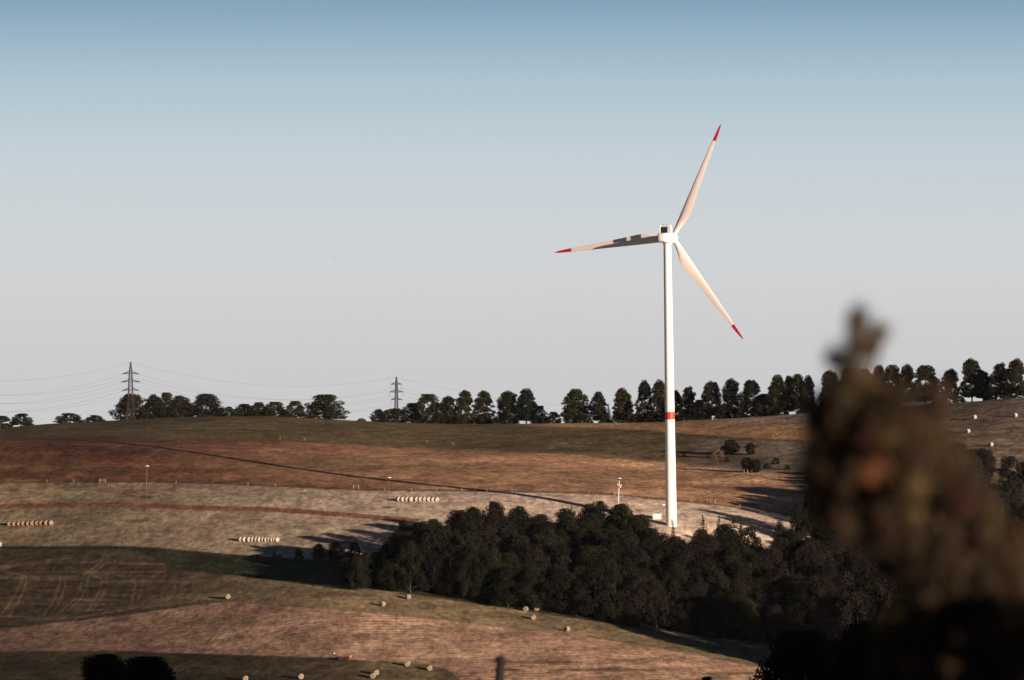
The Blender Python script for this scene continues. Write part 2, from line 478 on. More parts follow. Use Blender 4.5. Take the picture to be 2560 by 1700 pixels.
    lay(strawy * 0.45, (0.20, 0.145, 0.09))
    # tracks
    lay(m * sstep(1985, 2030, px), (0.05, 0.055, 0.025))
    tr = np.zeros(n)
    sel = (px > -5) & (px < 720) & (py > 1380) & (py < 1700)
    sx, sy = px[sel], py[sel]
    acc = np.zeros(sx.shape)
    for t in TRACKS:
        dmin = np.full(sx.shape, 1e9)
        for (x0, y0), (x1, y1) in zip(t[:-1], t[1:]):
            dx, dy = x1 - x0, y1 - y0
            tt = np.clip(((sx - x0) * dx + (sy - y0) * dy) / (dx * dx + dy * dy + 1e-9), 0, 1)
            dmin = np.minimum(dmin, np.hypot(sx - x0 - tt * dx, sy - y0 - tt * dy))
        acc = np.maximum(acc, np.exp(-(dmin / 2.3) ** 2))
    tr[sel] = acc * (0.35 + 0.6 * noise2(sx / 6, sy / 6, 31))
    lay(np.clip(tr, 0, 1) * 0.75 * m, (0.21, 0.155, 0.085))
    # dark margin then pink stubble
    mg = np.exp(-((py - lerp_line(PINK_TOP, px) + 5) / 5) ** 2) * (1 - sstep(480, 620, px))
    lay(mg * 0.75, (0.045, 0.036, 0.022))
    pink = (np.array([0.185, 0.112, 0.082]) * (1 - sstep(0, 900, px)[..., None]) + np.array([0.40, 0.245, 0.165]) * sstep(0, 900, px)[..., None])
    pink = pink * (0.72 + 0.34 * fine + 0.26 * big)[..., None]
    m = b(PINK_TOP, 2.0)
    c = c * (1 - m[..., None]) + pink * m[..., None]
    pat = sstep(0.6, 0.85, noise2(px / 90, py / 9, 41)) * m * sstep(1000, 1200, px) * sstep(1630, 1660, py)
    lay(pat * 0.7, (0.10, 0.075, 0.045))
    # dark green-brown field along the bottom; shade at left is put into its colour
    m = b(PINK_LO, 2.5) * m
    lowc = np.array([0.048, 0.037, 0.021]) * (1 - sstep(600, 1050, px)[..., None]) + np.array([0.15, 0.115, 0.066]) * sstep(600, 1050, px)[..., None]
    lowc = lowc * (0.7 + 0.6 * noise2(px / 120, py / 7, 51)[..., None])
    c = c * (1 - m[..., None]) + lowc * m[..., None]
    rows = (0.14 + 0.20 * b(PINK_TOP, 3) * (1 - m)) * (0.25 + 1.1 * noise2(px / 110, py / 16, 71))
    return c, rows

# grid
def build_ground():
    fine_px = np.arange(-70, 2632, 2.7)
    u_f = (fine_px - CX) / F
    side = np.array([0.16, 0.2, 0.26, 0.34, 0.46, 0.62, 0.9, 1.3, 1.6, 1.9, 2.3, 3.0, 4.2])
    uin = np.linspace(u_f[-1], 0.16, 8)[1:-1]
    us = np.concatenate([-side[::-1], -uin[::-1] + (u_f[0] + u_f[-1]), u_f, uin, side])
    us = np.unique(us)
    yy = np.linspace(1250, 2060, 4000)
    ref = CY - F * zat((800 - CX) / F * yy, yy) / yy
    ref = np.minimum.accumulate(ref)
    cum = (ref[0] - ref) + (yy - yy[0]) * 0.25
    tq = np.linspace(0, cum[-1], 470)
    rows_f = np.interp(tq, cum, yy)
    near = np.concatenate([np.array([-600, -300, -150, -80, -40, -15, 0, 4, 8, 14, 20, 30, 45, 65]), np.arange(90, 1240, 22)])
    farr = np.array([2090, 2140, 2220, 2350, 2600, 3000, 3500, 4200])
    ds = np.unique(np.concatenate([near, rows_f, farr]))
    D, U = np.meshgrid(ds, us, indexing='ij')
    Wd = np.maximum(D, 250.0)
    aU = np.abs(U)
    X = np.where(aU <= 0.3, U * Wd, np.sign(U) * (0.3 * Wd + (aU - 0.3) * 330.0))
    Z = zat(X, D)
    nr, nc = D.shape
    co = np.stack([X, D, Z], -1).reshape(-1, 3).astype(np.float32)
    i = np.arange(nr - 1)[:, None] * nc + np.arange(nc - 1)[None]
    quads = np.stack([i, i + 1, i + nc + 1, i + nc], -1).reshape(-1, 4).astype(np.int32)
    me = bpy.data.meshes.new('ground')
    me.vertices.add(len(co)); me.vertices.foreach_set('co', co.ravel())
    me.loops.add(quads.size); me.loops.foreach_set('vertex_index', quads.ravel())
    me.polygons.add(len(quads))
    me.polygons.foreach_set('loop_start', np.arange(0, quads.size, 4, dtype=np.int32))
    me.polygons.foreach_set('loop_total', np.full(len(quads), 4, dtype=np.int32))
    me.polygons.foreach_set('use_smooth', np.ones(len(quads), dtype=bool))
    me.update(calc_edges=True)
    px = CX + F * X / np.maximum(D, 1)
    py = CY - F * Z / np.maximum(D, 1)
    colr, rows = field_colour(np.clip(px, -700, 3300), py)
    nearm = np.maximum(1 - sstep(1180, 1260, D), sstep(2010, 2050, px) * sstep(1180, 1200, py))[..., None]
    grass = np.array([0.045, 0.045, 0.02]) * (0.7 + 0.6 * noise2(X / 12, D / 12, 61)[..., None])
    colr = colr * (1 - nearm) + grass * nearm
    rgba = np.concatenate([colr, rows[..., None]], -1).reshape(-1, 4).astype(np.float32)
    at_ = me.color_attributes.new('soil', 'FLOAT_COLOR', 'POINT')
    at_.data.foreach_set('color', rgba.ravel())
    m = bpy.data.materials.new('fields'); m.use_nodes = True
    t = m.node_tree; b = t.nodes['Principled BSDF']
    b.inputs['Roughness'].default_value = 0.95; b.inputs['Specular IOR Level'].default_value = 0.05
    a = t.nodes.new('ShaderNodeAttribute'); a.attribute_name = 'soil'
    geo = t.nodes.new('ShaderNodeNewGeometry')
    def noise(scale, stretch, det):
        mp = t.nodes.new('ShaderNodeMapping'); mp.inputs['Scale'].default_value = stretch
        t.links.new(geo.outputs['Position'], mp.inputs[0])
        nz = t.nodes.new('ShaderNodeTexNoise'); nz.inputs['Scale'].default_value = scale; nz.inputs['Detail'].default_value = det
        nz.inputs['Roughness'].default_value = 0.65
        t.links.new(mp.outputs[0], nz.inputs['Vector'])
        return nz.outputs['Fac']
    def mapr(s, lo, hi, fmin=0.3, fmax=0.7):
        v = t.nodes.new('ShaderNodeMapRange'); v.inputs['From Min'].default_value = fmin; v.inputs['From Max'].default_value = fmax
        v.inputs['To Min'].default_value = lo; v.inputs['To Max'].default_value = hi
        t.links.new(s, v.inputs['Value']); return v.outputs[0]
    n1 = noise(0.50, (0.9, 0.42, 0.5), 3)
    n2 = noise(0.14, (0.8, 0.5, 0.5), 4)
    n3 = noise(0.05, (0.6, 1, 1), 3)
    def mul(x, y):
        q = t.nodes.new('ShaderNodeMath'); q.operation = 'MULTIPLY'; t.links.new(x, q.inputs[0]); t.links.new(y, q.inputs[1]); return q.outputs[0]
    mpw = t.nodes.new('ShaderNodeMapping'); mpw.inputs['Rotation'].default_value = (0, 0, math.radians(-7))
    t.links.new(geo.outputs['Position'], mpw.inputs[0])
    wv = t.nodes.new('ShaderNodeTexWave'); wv.wave_type = 'BANDS'; wv.bands_direction = 'Y'
    wv.inputs['Scale'].default_value = 0.088; wv.inputs['Distortion'].default_value = 5.0; wv.inputs['Detail'].default_value = 3
    wv.inputs['Detail Scale'].default_value = 1.3
    t.links.new(mpw.outputs[0], wv.inputs['Vector'])
    rw = t.nodes.new('ShaderNodeMath'); rw.operation = 'MULTIPLY_ADD'        # swath rows: 1 + strength * (wave - 0.5)
    cen = t.nodes.new('ShaderNodeMath'); cen.operation = 'SUBTRACT'; cen.inputs[1].default_value = 0.5
    t.links.new(wv.outputs['Fac'], cen.inputs[0])
    t.links.new(cen.outputs[0], rw.inputs[0]); t.links.new(a.outputs['Alpha'], rw.inputs[1]); rw.inputs[2].default_value = 1.0
    v = mul(mul(mapr(n1, 0.56, 1.44), mapr(n2, 0.60, 1.40)), mapr(n3, 0.84, 1.16))
    hs = t.nodes.new('ShaderNodeHueSaturation'); t.links.new(a.outputs['Color'], hs.inputs['Color']); t.links.new(mul(v, rw.outputs[0]), hs.inputs['Value'])
    t.links.new(mapr(n3, 0.488, 0.512), hs.inputs['Hue'])
    t.links.new(hs.outputs[0], b.inputs['Base Color'])
    ad = t.nodes.new('ShaderNodeMath'); ad.operation = 'ADD'; t.links.new(n1, ad.inputs[0]); t.links.new(n2, ad.inputs[1])
    bn = t.nodes.new('ShaderNodeBump'); bn.inputs['Strength'].default_value = 0.55; bn.inputs['Distance'].default_value = 0.35
    t.links.new(ad.outputs[0], bn.inputs['Height']); t.links.new(bn.outputs[0], b.inputs['Normal'])
    me.materials.append(m)
    o = link('ground', me)
    tag(o, 'rolling mown farmland in reddish, straw and olive strips rising to a ridge', 'ground', kind='structure')
build_ground()

# ------------------------------------------------------------------ wind turbine
def build_turbine():
    base = at(1678.5, 1500.0); base.z -= 0.3
    s = 1500.0 / F
    H = (1313 - 605) * s
    root = empty('wind_turbine', base)
    tag(root, 'tall white wind turbine with three red-tipped blades and a red band on its tower', 'wind turbine')
    lean = Matrix.Rotation(math.radians(-0.83), 4, 'Y')
    def rad(h): return 2.02 + (1.40 - 2.02) * (h / H) ** 0.9
    b0, b1 = (1313 - 1046) * s, (1313 - 1027) * s
    def seg(h0, h1, extra=0.0):
        pr = []
        for k in range(13):
            h = h0 + (h1 - h0) * k / 12
            pr.append((rad(h) + extra, h))
        return pr
    mb = MB(); mb.lathe([(2.25, -0.6), (2.25, 0.05), (2.06, 0.35)] + seg(0.4, b0), 48, lean); mb.lathe(seg(b1, H), 48, lean)
    for h in (24.0, 49.0, 76.0):
        mb.lathe([(rad(h), h - 0.09), (rad(h) + 0.025, h - 0.07), (rad(h) + 0.025, h + 0.07), (rad(h), h + 0.09)], 48, lean)
    t = mb.build('tower', M['white'], root); smooth_by_angle(t.data, 30)
    mb = MB(); mb.lathe(seg(b0, b1, 0.004), 48, lean)
    t2 = mb.build('red_band', M['band'], t); smooth_by_angle(t2.data, 30)
    mb = MB(); mb.box((0.2, -2.03, 1.6), (0.9, 0.12, 2.2)); bevel(mb.build('door', M['roof'], t), 0.03)
    # nacelle
    top = lean @ Vector((0, 0, H))
    yaw = math.radians(25)
    n = Vector((math.sin(yaw), math.cos(yaw), 0)); h = Vector((math.cos(yaw), -math.sin(yaw), 0)); up = Vector((0, 0, 1))
    B = Matrix((h, n, up)).transposed()        # columns: width, axis, up
    c0 = top + up * 1.85
    def nac(x, y, z): return c0 + h * x + n * y + up * z
    # rounded shell from sections along the axis
    def section(hw, zl, zh, r, k=5):
        pts = []
        for (cx_, cz_, a0) in ((hw - r, zh - r, 0), (-hw + r, zh - r, 90), (-hw + r, zl + r, 180), (hw - r, zl + r, 270)):
            for i in range(k + 1):
                a = math.radians(a0 + 90 * i / k)
                pts.append((cx_ + r * math.cos(a), cz_ + r * math.sin(a)))
        return pts
    secs = [(-5.75, 1.05, -1.0, 1.05, .5), (-5.6, 1.35, -1.35, 1.35, .55), (-5.2, 1.62, -1.6, 1.62, .6), (-4.4, 1.75, -1.75, 1.75, .5), (-2.0, 1.78, -1.78, 1.8, .35), (0, 1.8, -1.8, 1.9, .35), (2.2, 1.78, -1.75, 1.92, .35), (3.5, 1.65, -1.6, 1.75, .5), (3.75, 1.3, -1.3, 1.4, .6)]
    vs, fs = [], []
    for (y, hw, zl, zh, r) in secs:
        vs += [nac(x, y, z) for x, z in section(hw, zl, zh, r)]
    m_ = 24
    for i in range(len(secs) - 1):
        for k in range(m_):
            fs.append((i * m_ + k, (i + 1) * m_ + k, (i + 1) * m_ + (k + 1) % m_, i * m_ + (k + 1) % m_))
    fs.append(tuple(range(m_))); fs.append(tuple((len(secs) - 1) * m_ + k for k in range(m_ - 1, -1, -1)))
    mb = MB(); mb.add(vs, fs)
    nc = mb.build('nacelle', M['white'], root); smooth_by_angle(nc.data, 35)
    for (y, z) in ((2.9, 0.55), (2.9, -0.55), (-2.4, -0.6)):
        mb = MB(); mb.box(nac(1.80, y, z), (0.10, 0.45, 0.5), B); mb.build('vent', M['darkmetal'], nc)
    mb = MB(); mb.box(nac(0.3, -3.6, 1.83), (1.9, 1.4, 0.12), B); mb.build('roof_hatch', M['darkmetal'], nc)
    mb = MB(); mb.lathe([(1.5, -0.55), (1.6, -0.4), (1.6, 0.12)], 32, Matrix.Translation(top)); mb.build('yaw_collar', M['white'], root, smooth=False)
    # cooler frame on the roof
    mb = MB()
    mb.box(nac(-1.95, -2.2, 3.0), (0.26, 0.7, 2.4), B)
    mb.box(nac(1.75, -1.0, 2.5), (0.75, 1.1, 3.4), Matrix(B) @ Matrix.Rotation(math.radians(-5), 3, 'Y'))
    mb.box(nac(-0.15, -2.0, 4.1), (3.8, 0.5, 0.16), B)
    fr = mb.build('cooler_frame', M['white'], root)
    mb = MB(); mb.box(nac(-0.5, -2.0, 2.95), (2.7, 0.3, 2.2), B); mb.box(nac(0.4, -2.0, 3.93), (2.1, 0.2, 0.16), B)
    for k in range(6): mb.box(nac(-0.5, -2.17, 2.05 + 0.35 * k), (2.7, 0.05, 0.06), B)
    mb.build('radiator', M['darkmetal'], fr)
    for (x, y, z) in ((-1.95, -2.2, 4.35), (1.55, -1.1, 4.5)):
        mb = MB(); mb.lathe([(0.12, -0.3), (0.34, -0.22), (0.42, 0.0), (0.36, 0.2), (0.2, 0.3)], 16, Matrix.Translation(nac(x, y, z)))
        mb.build('beacon', M['capwhite'], fr, smooth=True)
    for x in (-0.9, 0.3):
        mb = MB(); mb.tube([nac(x, -2.0, 4.1), nac(x, -2.0, 4.95)], 0.05, 6); mb.tube([nac(x - .2, -2.0, 4.9), nac(x + .2, -2.0, 4.9)], 0.06, 6)
        mb.build('wind_sensor', M['steel'], fr)
    # hub
    hubc = nac(0, 5.3, 0.05)
    Mh = Matrix.Translation(hubc) @ B.to_4x4() @ Matrix.Rotation(math.radians(-90), 4, 'X')
    mb = MB(); mb.lathe([(1.2, -1.65), (1.62, -1.5), (1.72, -0.8), (1.74, 0.2), (1.6, 1.0), (1.2, 1.8), (0.7, 2.3), (0.15, 2.5)], 32, Mh)
    hb = mb.build('hub', M['white'], root); smooth_by_angle(hb.data, 50)
    # blades
    prof_r = [0.0, .03, .07, .12, .17, .22, .28, .36, .46, .58, .70, .80, .857, .90, .94, .97, .99, 1.0]
    chord = [1.85, 1.85, 2.05, 2.65, 3.45, 3.85, 3.8, 3.4, 2.9, 2.45, 1.98, 1.6, 1.38, 1.18, .95, .70, .42, .16]
    le = [-.95, -.95, -.98, -1.0, -.98, -.95, -.92, -.86, -.78, -.70, -.62, -.54, -.48, -.42, -.36, -.28, -.18, -.06]
    thick = [1.9, 1.9, 1.75, 1.5, 1.3, 1.15, .98, .78, .6, .45, .33, .25, .21, .17, .13, .1, .07, .04]
    twist = [18, 18, 17, 15, 13, 11, 9, 7, 5, 3.5, 2.5, 1.5, 1, .5, 0, 0, 0, 0]
    def airfoil(k=18):
        pts = []
        for i in range(k):
            a = 2 * math.pi * i / k
            x = 0.5 - 0.5 * math.cos(a)
            yv = math.sin(a) * 0.5
            pts.append((x, yv))
        return pts
    AF = airfoil()
    for (ang, ln) in ((23.9, 45.3), (143.7, 45.9), (264.3, 48.3)):
        a = math.radians(ang)
        rv = h * math.sin(a) + up * math.cos(a)
        cv = h * math.cos(a) - up * math.sin(a)        # clockwise side: trailing edge
        def ring(j):
            r = prof_r[j] * ln; q = []
            tw = -math.radians(twist[j])
            blend = min(1, max(0, (prof_r[j] - 0.04) / 0.14))
            for (x, yv) in AF:
                sharpen = (1 - blend) + blend * (1.0 - 0.82 * x ** 1.6)
                c_ = le[j] + x * chord[j]; t_ = yv * thick[j] * sharpen
                cc = c_ * math.cos(tw) - t_ * math.sin(tw); tt = c_ * math.sin(tw) + t_ * math.cos(tw)
                pre = 1.3 * prof_r[j] ** 2
                q.append(hubc + rv * r + cv * cc + n * (tt + pre))
            return q
        def skin(js):
            vs, fs = [], []
            for j in js: vs += ring(j)
            k = len(AF)
            for i in range(len(js) - 1):
                for p_ in range(k):
                    fs.append((i * k + p_, i * k + (p_ + 1) % k, (i + 1) * k + (p_ + 1) % k, (i + 1) * k + p_))
            fs.append(tuple(range(k - 1, -1, -1))); fs.append(tuple((len(js) - 1) * k + p_ for p_ in range(k)))
            mb = MB(); mb.add(vs, fs); return mb
        it = prof_r.index(.857)
        bl = skin(list(range(0, it + 1))).build('blade', M['blade'], root); smooth_by_angle(bl.data, 60)
        tp = skin(list(range(it, len(prof_r)))).build('blade_tip', M['red'], bl); smooth_by_angle(tp.data, 60)
    for o in [c for c in root.children_recursive]:
        pass
    return root
build_turbine()

# ------------------------------------------------------------------ kiosk and small pole by the turbine
def kiosk():
    p = at(1642.5, 1511.0)
    r = empty('transformer_kiosk', p, math.radians(-8)); tag(r, 'low white box-shaped kiosk standing beside the foot of the turbine tower', 'kiosk')
    mb = MB(); mb.box((0, 0, 0.85), (2.9, 2.4, 2.0)); bevel(mb.build('housing', M['concrete'], r), 0.04)
    mb = MB(); mb.box((0, 0, 1.93), (3.1, 2.6, 0.14)); bevel(mb.build('roof', M['concrete'], r), 0.03)
    mb = MB()
    for x in (-0.62, 0.62): mb.box((x, -1.215, 0.85), (1.1, 0.05, 1.6))
    mb.build('door', M['capwhite'], r)
    p = ground(1659.5, 1299.5)
    r = empty('camera_pole', p); tag(r, 'thin short pole with a small white box on top just left of the tower foot', 'pole')
    mb = MB(); mb.tube([(0, 0, -.3), (0, 0, 5.3)], 0.06, 8); mb.build('pole', M['polegrey'], r)
    mb = MB(); mb.box((0, 0, 5.45), (0.75, 0.5, 0.6)); bevel(mb.build('box', M['capwhite'], r), 0.06)
    mb = MB(); mb.box((0.1, -0.12, 0.45), (0.5, 0.35, 0.8)); bevel(mb.build('cabinet', M['polegrey'], r), 0.03)
kiosk()

# ------------------------------------------------------------------ platform poles on the pale field
def platform_pole(px, base_y, top_y, label, kit=False):
    p = ground(px, base_y)
    H = (base_y - top_y) * p.y / F
    r = empty('platform_pole', p); tag(r, label, 'pole', 'tall poles with round white tops on the pale field')
    mb = MB(); mb.tube([(0, 0, -.4), (0.05, 0, H * .5), (0.22, 0, H - .8)], [0.16, 0.13, 0.10], 10); mb.build('pole', M['capwhite' if kit else 'polegrey'], r, smooth=True)
    mb = MB(); mb.lathe([(0.10, H - .9), (0.16, H - .7), (0.28, H - .45), (0.62, H - .14)], 20, Matrix.Translation((0.22, 0, 0))); mb.build('bracket', M['steel'], r)
    mb = MB(); mb.lathe([(0.72, H - .14), (0.78, H - .08), (0.74, H + .08), (0.4, H + .14)], 24, Matrix.Translation((0.22, 0, 0))); mb.build('round_top', M['capwhite'], r)
    if kit:
        for (x, z) in ((-0.45, H - 2.3), (0.75, H - 2.6), (0.55, H - 3.3)):
            mb = MB(); mb.box((0.15 + x, -0.1, z), (0.42, 0.4, 0.36)); mb.tube([(0.15, 0, z), (0.15 + x, -.1, z)], 0.04, 6); bevel(mb.build('box', M['capwhite'], r), 0.04)
        mb = MB(); mb.lathe([(0.2, H - 3.5), (0.34, H - 3.4), (0.34, H - 3.2), (0.2, H - 3.1)], 16, Matrix.Translation((0.15, 0, 0))); mb.build('clamp', M['steel'], r)
platform_pole(366, 1243, 1165, 'tall pole with flat white round top before the red field, leftmost of three')
platform_pole(971, 1267.5, 1194, 'tall pole with flat white round top at the left end of a bale row')
platform_pole(1546.5, 1272, 1195.5, 'tall white pole hung with small boxes, rising behind the wood left of the turbine', True)

# ------------------------------------------------------------------ fence posts and gates
POST_ME = None
def fence_post(px, py, label, sc=1.0):
    global POST_ME
    if POST_ME is None:
        mb = MB(); mb.tube([(0, 0, -.3), (0.02, 0, 0.6), (0, 0.01, 1.15)], [0.11, 0.10, 0.095], 8); mb.lathe([(0.098, 1.15), (0.04, 1.22)], 8)
        POST_ME = mb.mesh('fence_post', M['post'], True)
    o = link('fence_post', POST_ME); o.location = ground(px, py); o.scale = (sc, sc, sc)
    o.rotation_euler = (rnd.uniform(-.05, .05), rnd.uniform(-.05, .05), rnd.uniform(0, 6))
    tag(o, label, 'post', 'pale posts of the field fences')
def gate(px0, px1, py0, py1, label):
    a, b = ground(px0, py0), ground(px1, py1); c = (a + b) / 2
    r = empty('field_gate', c); tag(r, label, 'gate', 'white field gates')
    for q in (a, b):
        v = q - c; mb = MB(); mb.tube([v + Vector((0, 0, -.3)), v + Vector((0, 0, 1.45))], 0.14, 8); mb.build('gate_post', M['post'], r)
    mb = MB()
    for z in (1.3, 0.75): mb.tube([a - c + Vector((0, 0, z)), b - c + Vector((0, 0, z))], 0.08, 6)
    mb.build('rail', M['post'], r)
gate(884, 896, 1221.5, 1222, 'low gate in the red field margin, up-left of the middle pole')
gate(249, 263, 1206.5, 1206.5, 'low white gate in the red field margin left of the leftmost pole')
gate(1776, 1788, 1256.5, 1258, 'low white gate in the field margin right of the turbine tower')
gate(1860, 1869, 1182, 1183.5, 'white gate under the dark tree pair on the slope right of the turbine')
gate(1536, 1556, 1239.5, 1240.5, 'low pale gate at the field margin beside the box-hung pole')
for (px, py, lab) in [
    (117, 1206.5, 'pale fence post on the red field margin above the left bale row'),
    (184, 1206, 'pale fence post on the red field margin left of the far left gate'),
    (440, 1208, 'pale fence post on the red field margin just right of the leftmost pole'),
    (620, 1213.5, 'pale fence post on the red field margin, one before the turbine shadow crosses'),
    (688, 1216.5, 'pale fence post on the red field margin, second right of the leftmost pole'),
    (962, 1227.5, 'pale fence post on the red field margin just left of the middle pole'),
    (1029, 1228.5, 'pale fence post on the margin above the left half of the middle bale row'),
    (1092, 1229, 'pale fence post on the margin above the right end of the middle bale row'),
    (1155, 1229, 'pale fence post on the margin where the turbine shadow crosses the fence'),
    (1217, 1229.5, 'pale fence post on the margin, first right of the turbine shadow crossing'),
    (1280, 1230.5, 'pale fence post on the margin above the left hump of the wood'),
    (1472, 1234.5, 'bright fence post on the margin, left of the box-hung pole'),
    (1528, 1238, 'pale fence post on the margin, next left of the box-hung pole and touching its gate'),
    (1604, 1243.5, 'pale fence post on the margin between the box-hung pole and the tower'),
    (1727, 1255.5, 'pale fence post on the margin just right of the tower'),
    (1850, 1268, 'pale fence post on the margin in front of the long shadows at right'),
    (1897, 1188, 'bright fence post right of the white gate under the dark tree pair'),
    (1940, 1196.5, 'pale fence post at the upper edge of the long shadows at right'),
    (700, 1098, 'pale fence post at the upper edge of the red field below the ridge, further left'),
    (762, 1101, 'pale fence post on the upper red field edge below the broad lone ridge tree'),
    (1069, 1108, 'pale fence post in the upper olive field below the right pylon'),
    (1132, 1112, 'pale fence post in the upper olive field right of the one below the right pylon'),
    (1932, 1096, 'bright post on the tan field edge left of the blurred shrub'),
    (1960, 1056, 'white post just under the ridge trees left of the blurred shrub'),
    (1595, 1074, 'pale post on the orange strip just left of the tower'),
    (1904, 1057, 'pale post on the pale strip under the ridge, left of the white one')]:
    fence_post(px, py, lab)

# ------------------------------------------------------------------ bales
def bale_mesh(name, mat, seed):
    r_ = random.Random(seed); n, R, Ln = 28, 0.74, 1.25
    mb = MB(); prof = [(-Ln / 2, 0.25), (-Ln / 2 - .02, 0.55), (-Ln / 2, 0.66), (-Ln / 2 + .09, R)]
    ys = [(-Ln / 2 - .015, 0.04), (-Ln / 2 + .01, 0.22), (-Ln / 2 - .02, 0.4), (-Ln / 2 + .005, 0.52), (-Ln / 2, 0.66), (-Ln / 2 + .08, R), (-.2, R + .012), (.2, R + .008), (Ln / 2 - .08, R), (Ln / 2, .66), (Ln / 2 - .01, .4), (Ln / 2 + .015, .2), (Ln / 2, .04)]
    vs, fs = [], []
    wob = [r_.uniform(-.018, .018) for _ in range(n)]
    for (y, r) in ys:
        for k in range(n):
            a = 2 * math.pi * k / n; rr = r * (1 + wob[k])
            z = rr * math.sin(a)
            vs.append((rr * math.cos(a) * 1.015, y, max(z, -R * .955) + R * .93))
    for i in range(len(ys) - 1):
        for k in range(n): fs.append((i * n + k, i * n + (k + 1) % n, (i + 1) * n + (k + 1) % n, (i + 1) * n + k))
    fs.append(tuple(range(n - 1, -1, -1))); fs.append(tuple((len(ys) - 1) * n + k for k in range(n)))
    mb.add(vs, fs)
    me = mb.mesh(name, M[mat]); smooth_by_angle(me, 50); return me
BALE = {k: [bale_mesh('round_bale', k, s) for s in (1, 2)] for k in ('bale_pale', 'bale_straw', 'bale_rust')}
def bale(px, py, mat, rz, label, group, sc=1.15):
    p = ground(px, py)
    o = link('round_bale', rnd.choice(BALE[mat])); o.location = p
    gx = float(zat(p.x + 1, p.y) - zat(p.x - 1, p.y)) / 2
    gy = float(zat(p.x, p.y + 1) - zat(p.x, p.y - 1)) / 2
    q = Vector((-gx, -gy, 1)).normalized().rotation_difference(Vector((0, 0, 1))).inverted().to_matrix() @ Matrix.Rotation(rz + rnd.uniform(-.06, .06), 3, 'Z')
    o.rotation_euler = q.to_euler(); o.scale = (sc, sc, sc)
    tag(o, label, 'bale', group)
ORD = ['leftmost', 'second from left', 'third from left', 'fourth from left', 'fifth from left', 'sixth from left', 'seventh from left', 'eighth from left', 'ninth from left', 'tenth from left', 'eleventh from left', 'twelfth from left']
def rowlab(i, n, what):
    if i == n - 1: w = 'rightmost'
    elif i == n - 2: w = 'second from right'
    elif i == n - 3: w = 'third from right'
    elif i == n - 4: w = 'fourth from right'
    else: w = ORD[i]
    return what % w
xs = [996.5, 1006.3, 1017, 1027, 1040.7, 1050.3, 1061, 1071, 1081.5, 1091.5]
for i, x in enumerate(xs): bale(x, 1252.3 + i * 0.1, 'bale_pale', math.radians(24), rowlab(i, 10, 'pale round bale, %s in the row beside the middle pole'), 'bales in the row beside the middle pole')
xs = [23.3, 35, 47.5, 58.5, 70.4, 81, 93, 103.3, 116.2, 127.8]
for i, x in enumerate(xs): bale(x, 1314.2 - i * 0.35, 'bale_rust' if i < 8 else 'bale_straw', math.radians(12), rowlab(i, 10, 'tan round bale, %s in the row at the left edge of the photo'), 'bales in the row at the left edge')
xs = [600.5, 609.8, 621.5, 631, 639.5, 647.5, 656.3, 664, 671.8, 678.8, 685.5, 692]
for i, x in enumerate(xs): bale(x, 1353.2 + i * 0.08, 'bale_pale', math.radians(38), rowlab(i, 12, 'pale round bale, %s in the row above the small hedge bushes'), 'bales in the row above the hedge bushes')
G = 'loose bales scattered over the lower meadow'
for (px, py, mat, rz, lab) in [
    (570.5, 1496.5, 'bale_straw', 4, 'lone tan round bale at the right end of the dark tracked field'),
    (956, 1515.5, 'bale_straw', -42, 'round bale seen obliquely on the meadow below the left end of the wood'),
    (1020.5, 1498, 'bale_straw', -75, 'round bale lying side-on close under the left end of the wood'),
    (1313.5, 1528, 'bale_straw', -20, 'left bale of the upper pair in the trio below the wood'),
    (1341.5, 1527, 'bale_straw', -8, 'right bale of the upper pair in the trio below the wood'),
    (1332.5, 1549, 'bale_straw', 6, 'lowest bale of the trio below the wood'),
    (1417, 1578, 'bale_straw', -45, 'round bale at the edge of the pink stubble, right of the trio'),
    (1642, 1580.5, 'bale_straw', 14, 'round bale alone on the meadow beneath the turbine tower'),
    (1782, 1586.5, 'bale_straw', -40, 'sunlit round bale at the shadow edge right of the tower, side and end showing'),
    (1484, 1540, 'bale_straw', 10, 'dim round bale in the shade at the foot of the wood'),
    (1750, 1572, 'bale_straw', -80, 'small dim bale in deep shade, directly behind the sunlit one right of the tower'),
    (1887, 1588, 'bale_straw', 10, 'faint bale in deep shade farthest right below the wood'),
    (1018.5, 1665.5, 'bale_straw', -10, 'round bale upper left of two alone at the bottom centre, nearer the paired ones'),
    (1074, 1676, 'bale_straw', 0, 'round bale at the bottom, right of the others and left of the dark stem'),
    (940.5, 1687, 'bale_straw', 8, 'rear bale of the touching pair at the bottom edge'),
    (932, 1696, 'bale_straw', -12, 'front bale of the touching pair at the bottom edge'),
    (753, 1697, 'bale_straw', 0, 'round bale at the bottom edge under the farm implement'),
    (614, 1702, 'bale_straw', -4, 'round bale cut by the bottom edge right of the dark bushes'),
    (-1, 1366, 'bale_pale', 0, 'bale cut off by the left edge of the photo above the gully')]:
    bale(px, py, mat, math.radians(rz), lab, G)
for (px, py, lab) in [(2436.5, 1047.5, 'upper left white bale on the pasture right of the blurred shrub'), (2538.5, 1042.5, 'upper right white bale near the right edge of the photo'),
                      (2420, 1082.5, 'white bale in the middle of the pasture, nearest the blurred shrub'), (2477.5, 1116, 'lowest white bale on the right pasture, just above the dark wood')]:
    bale(px, py, 'bale_pale', math.radians(-55), lab, 'white bales on the right pasture', 1.18)

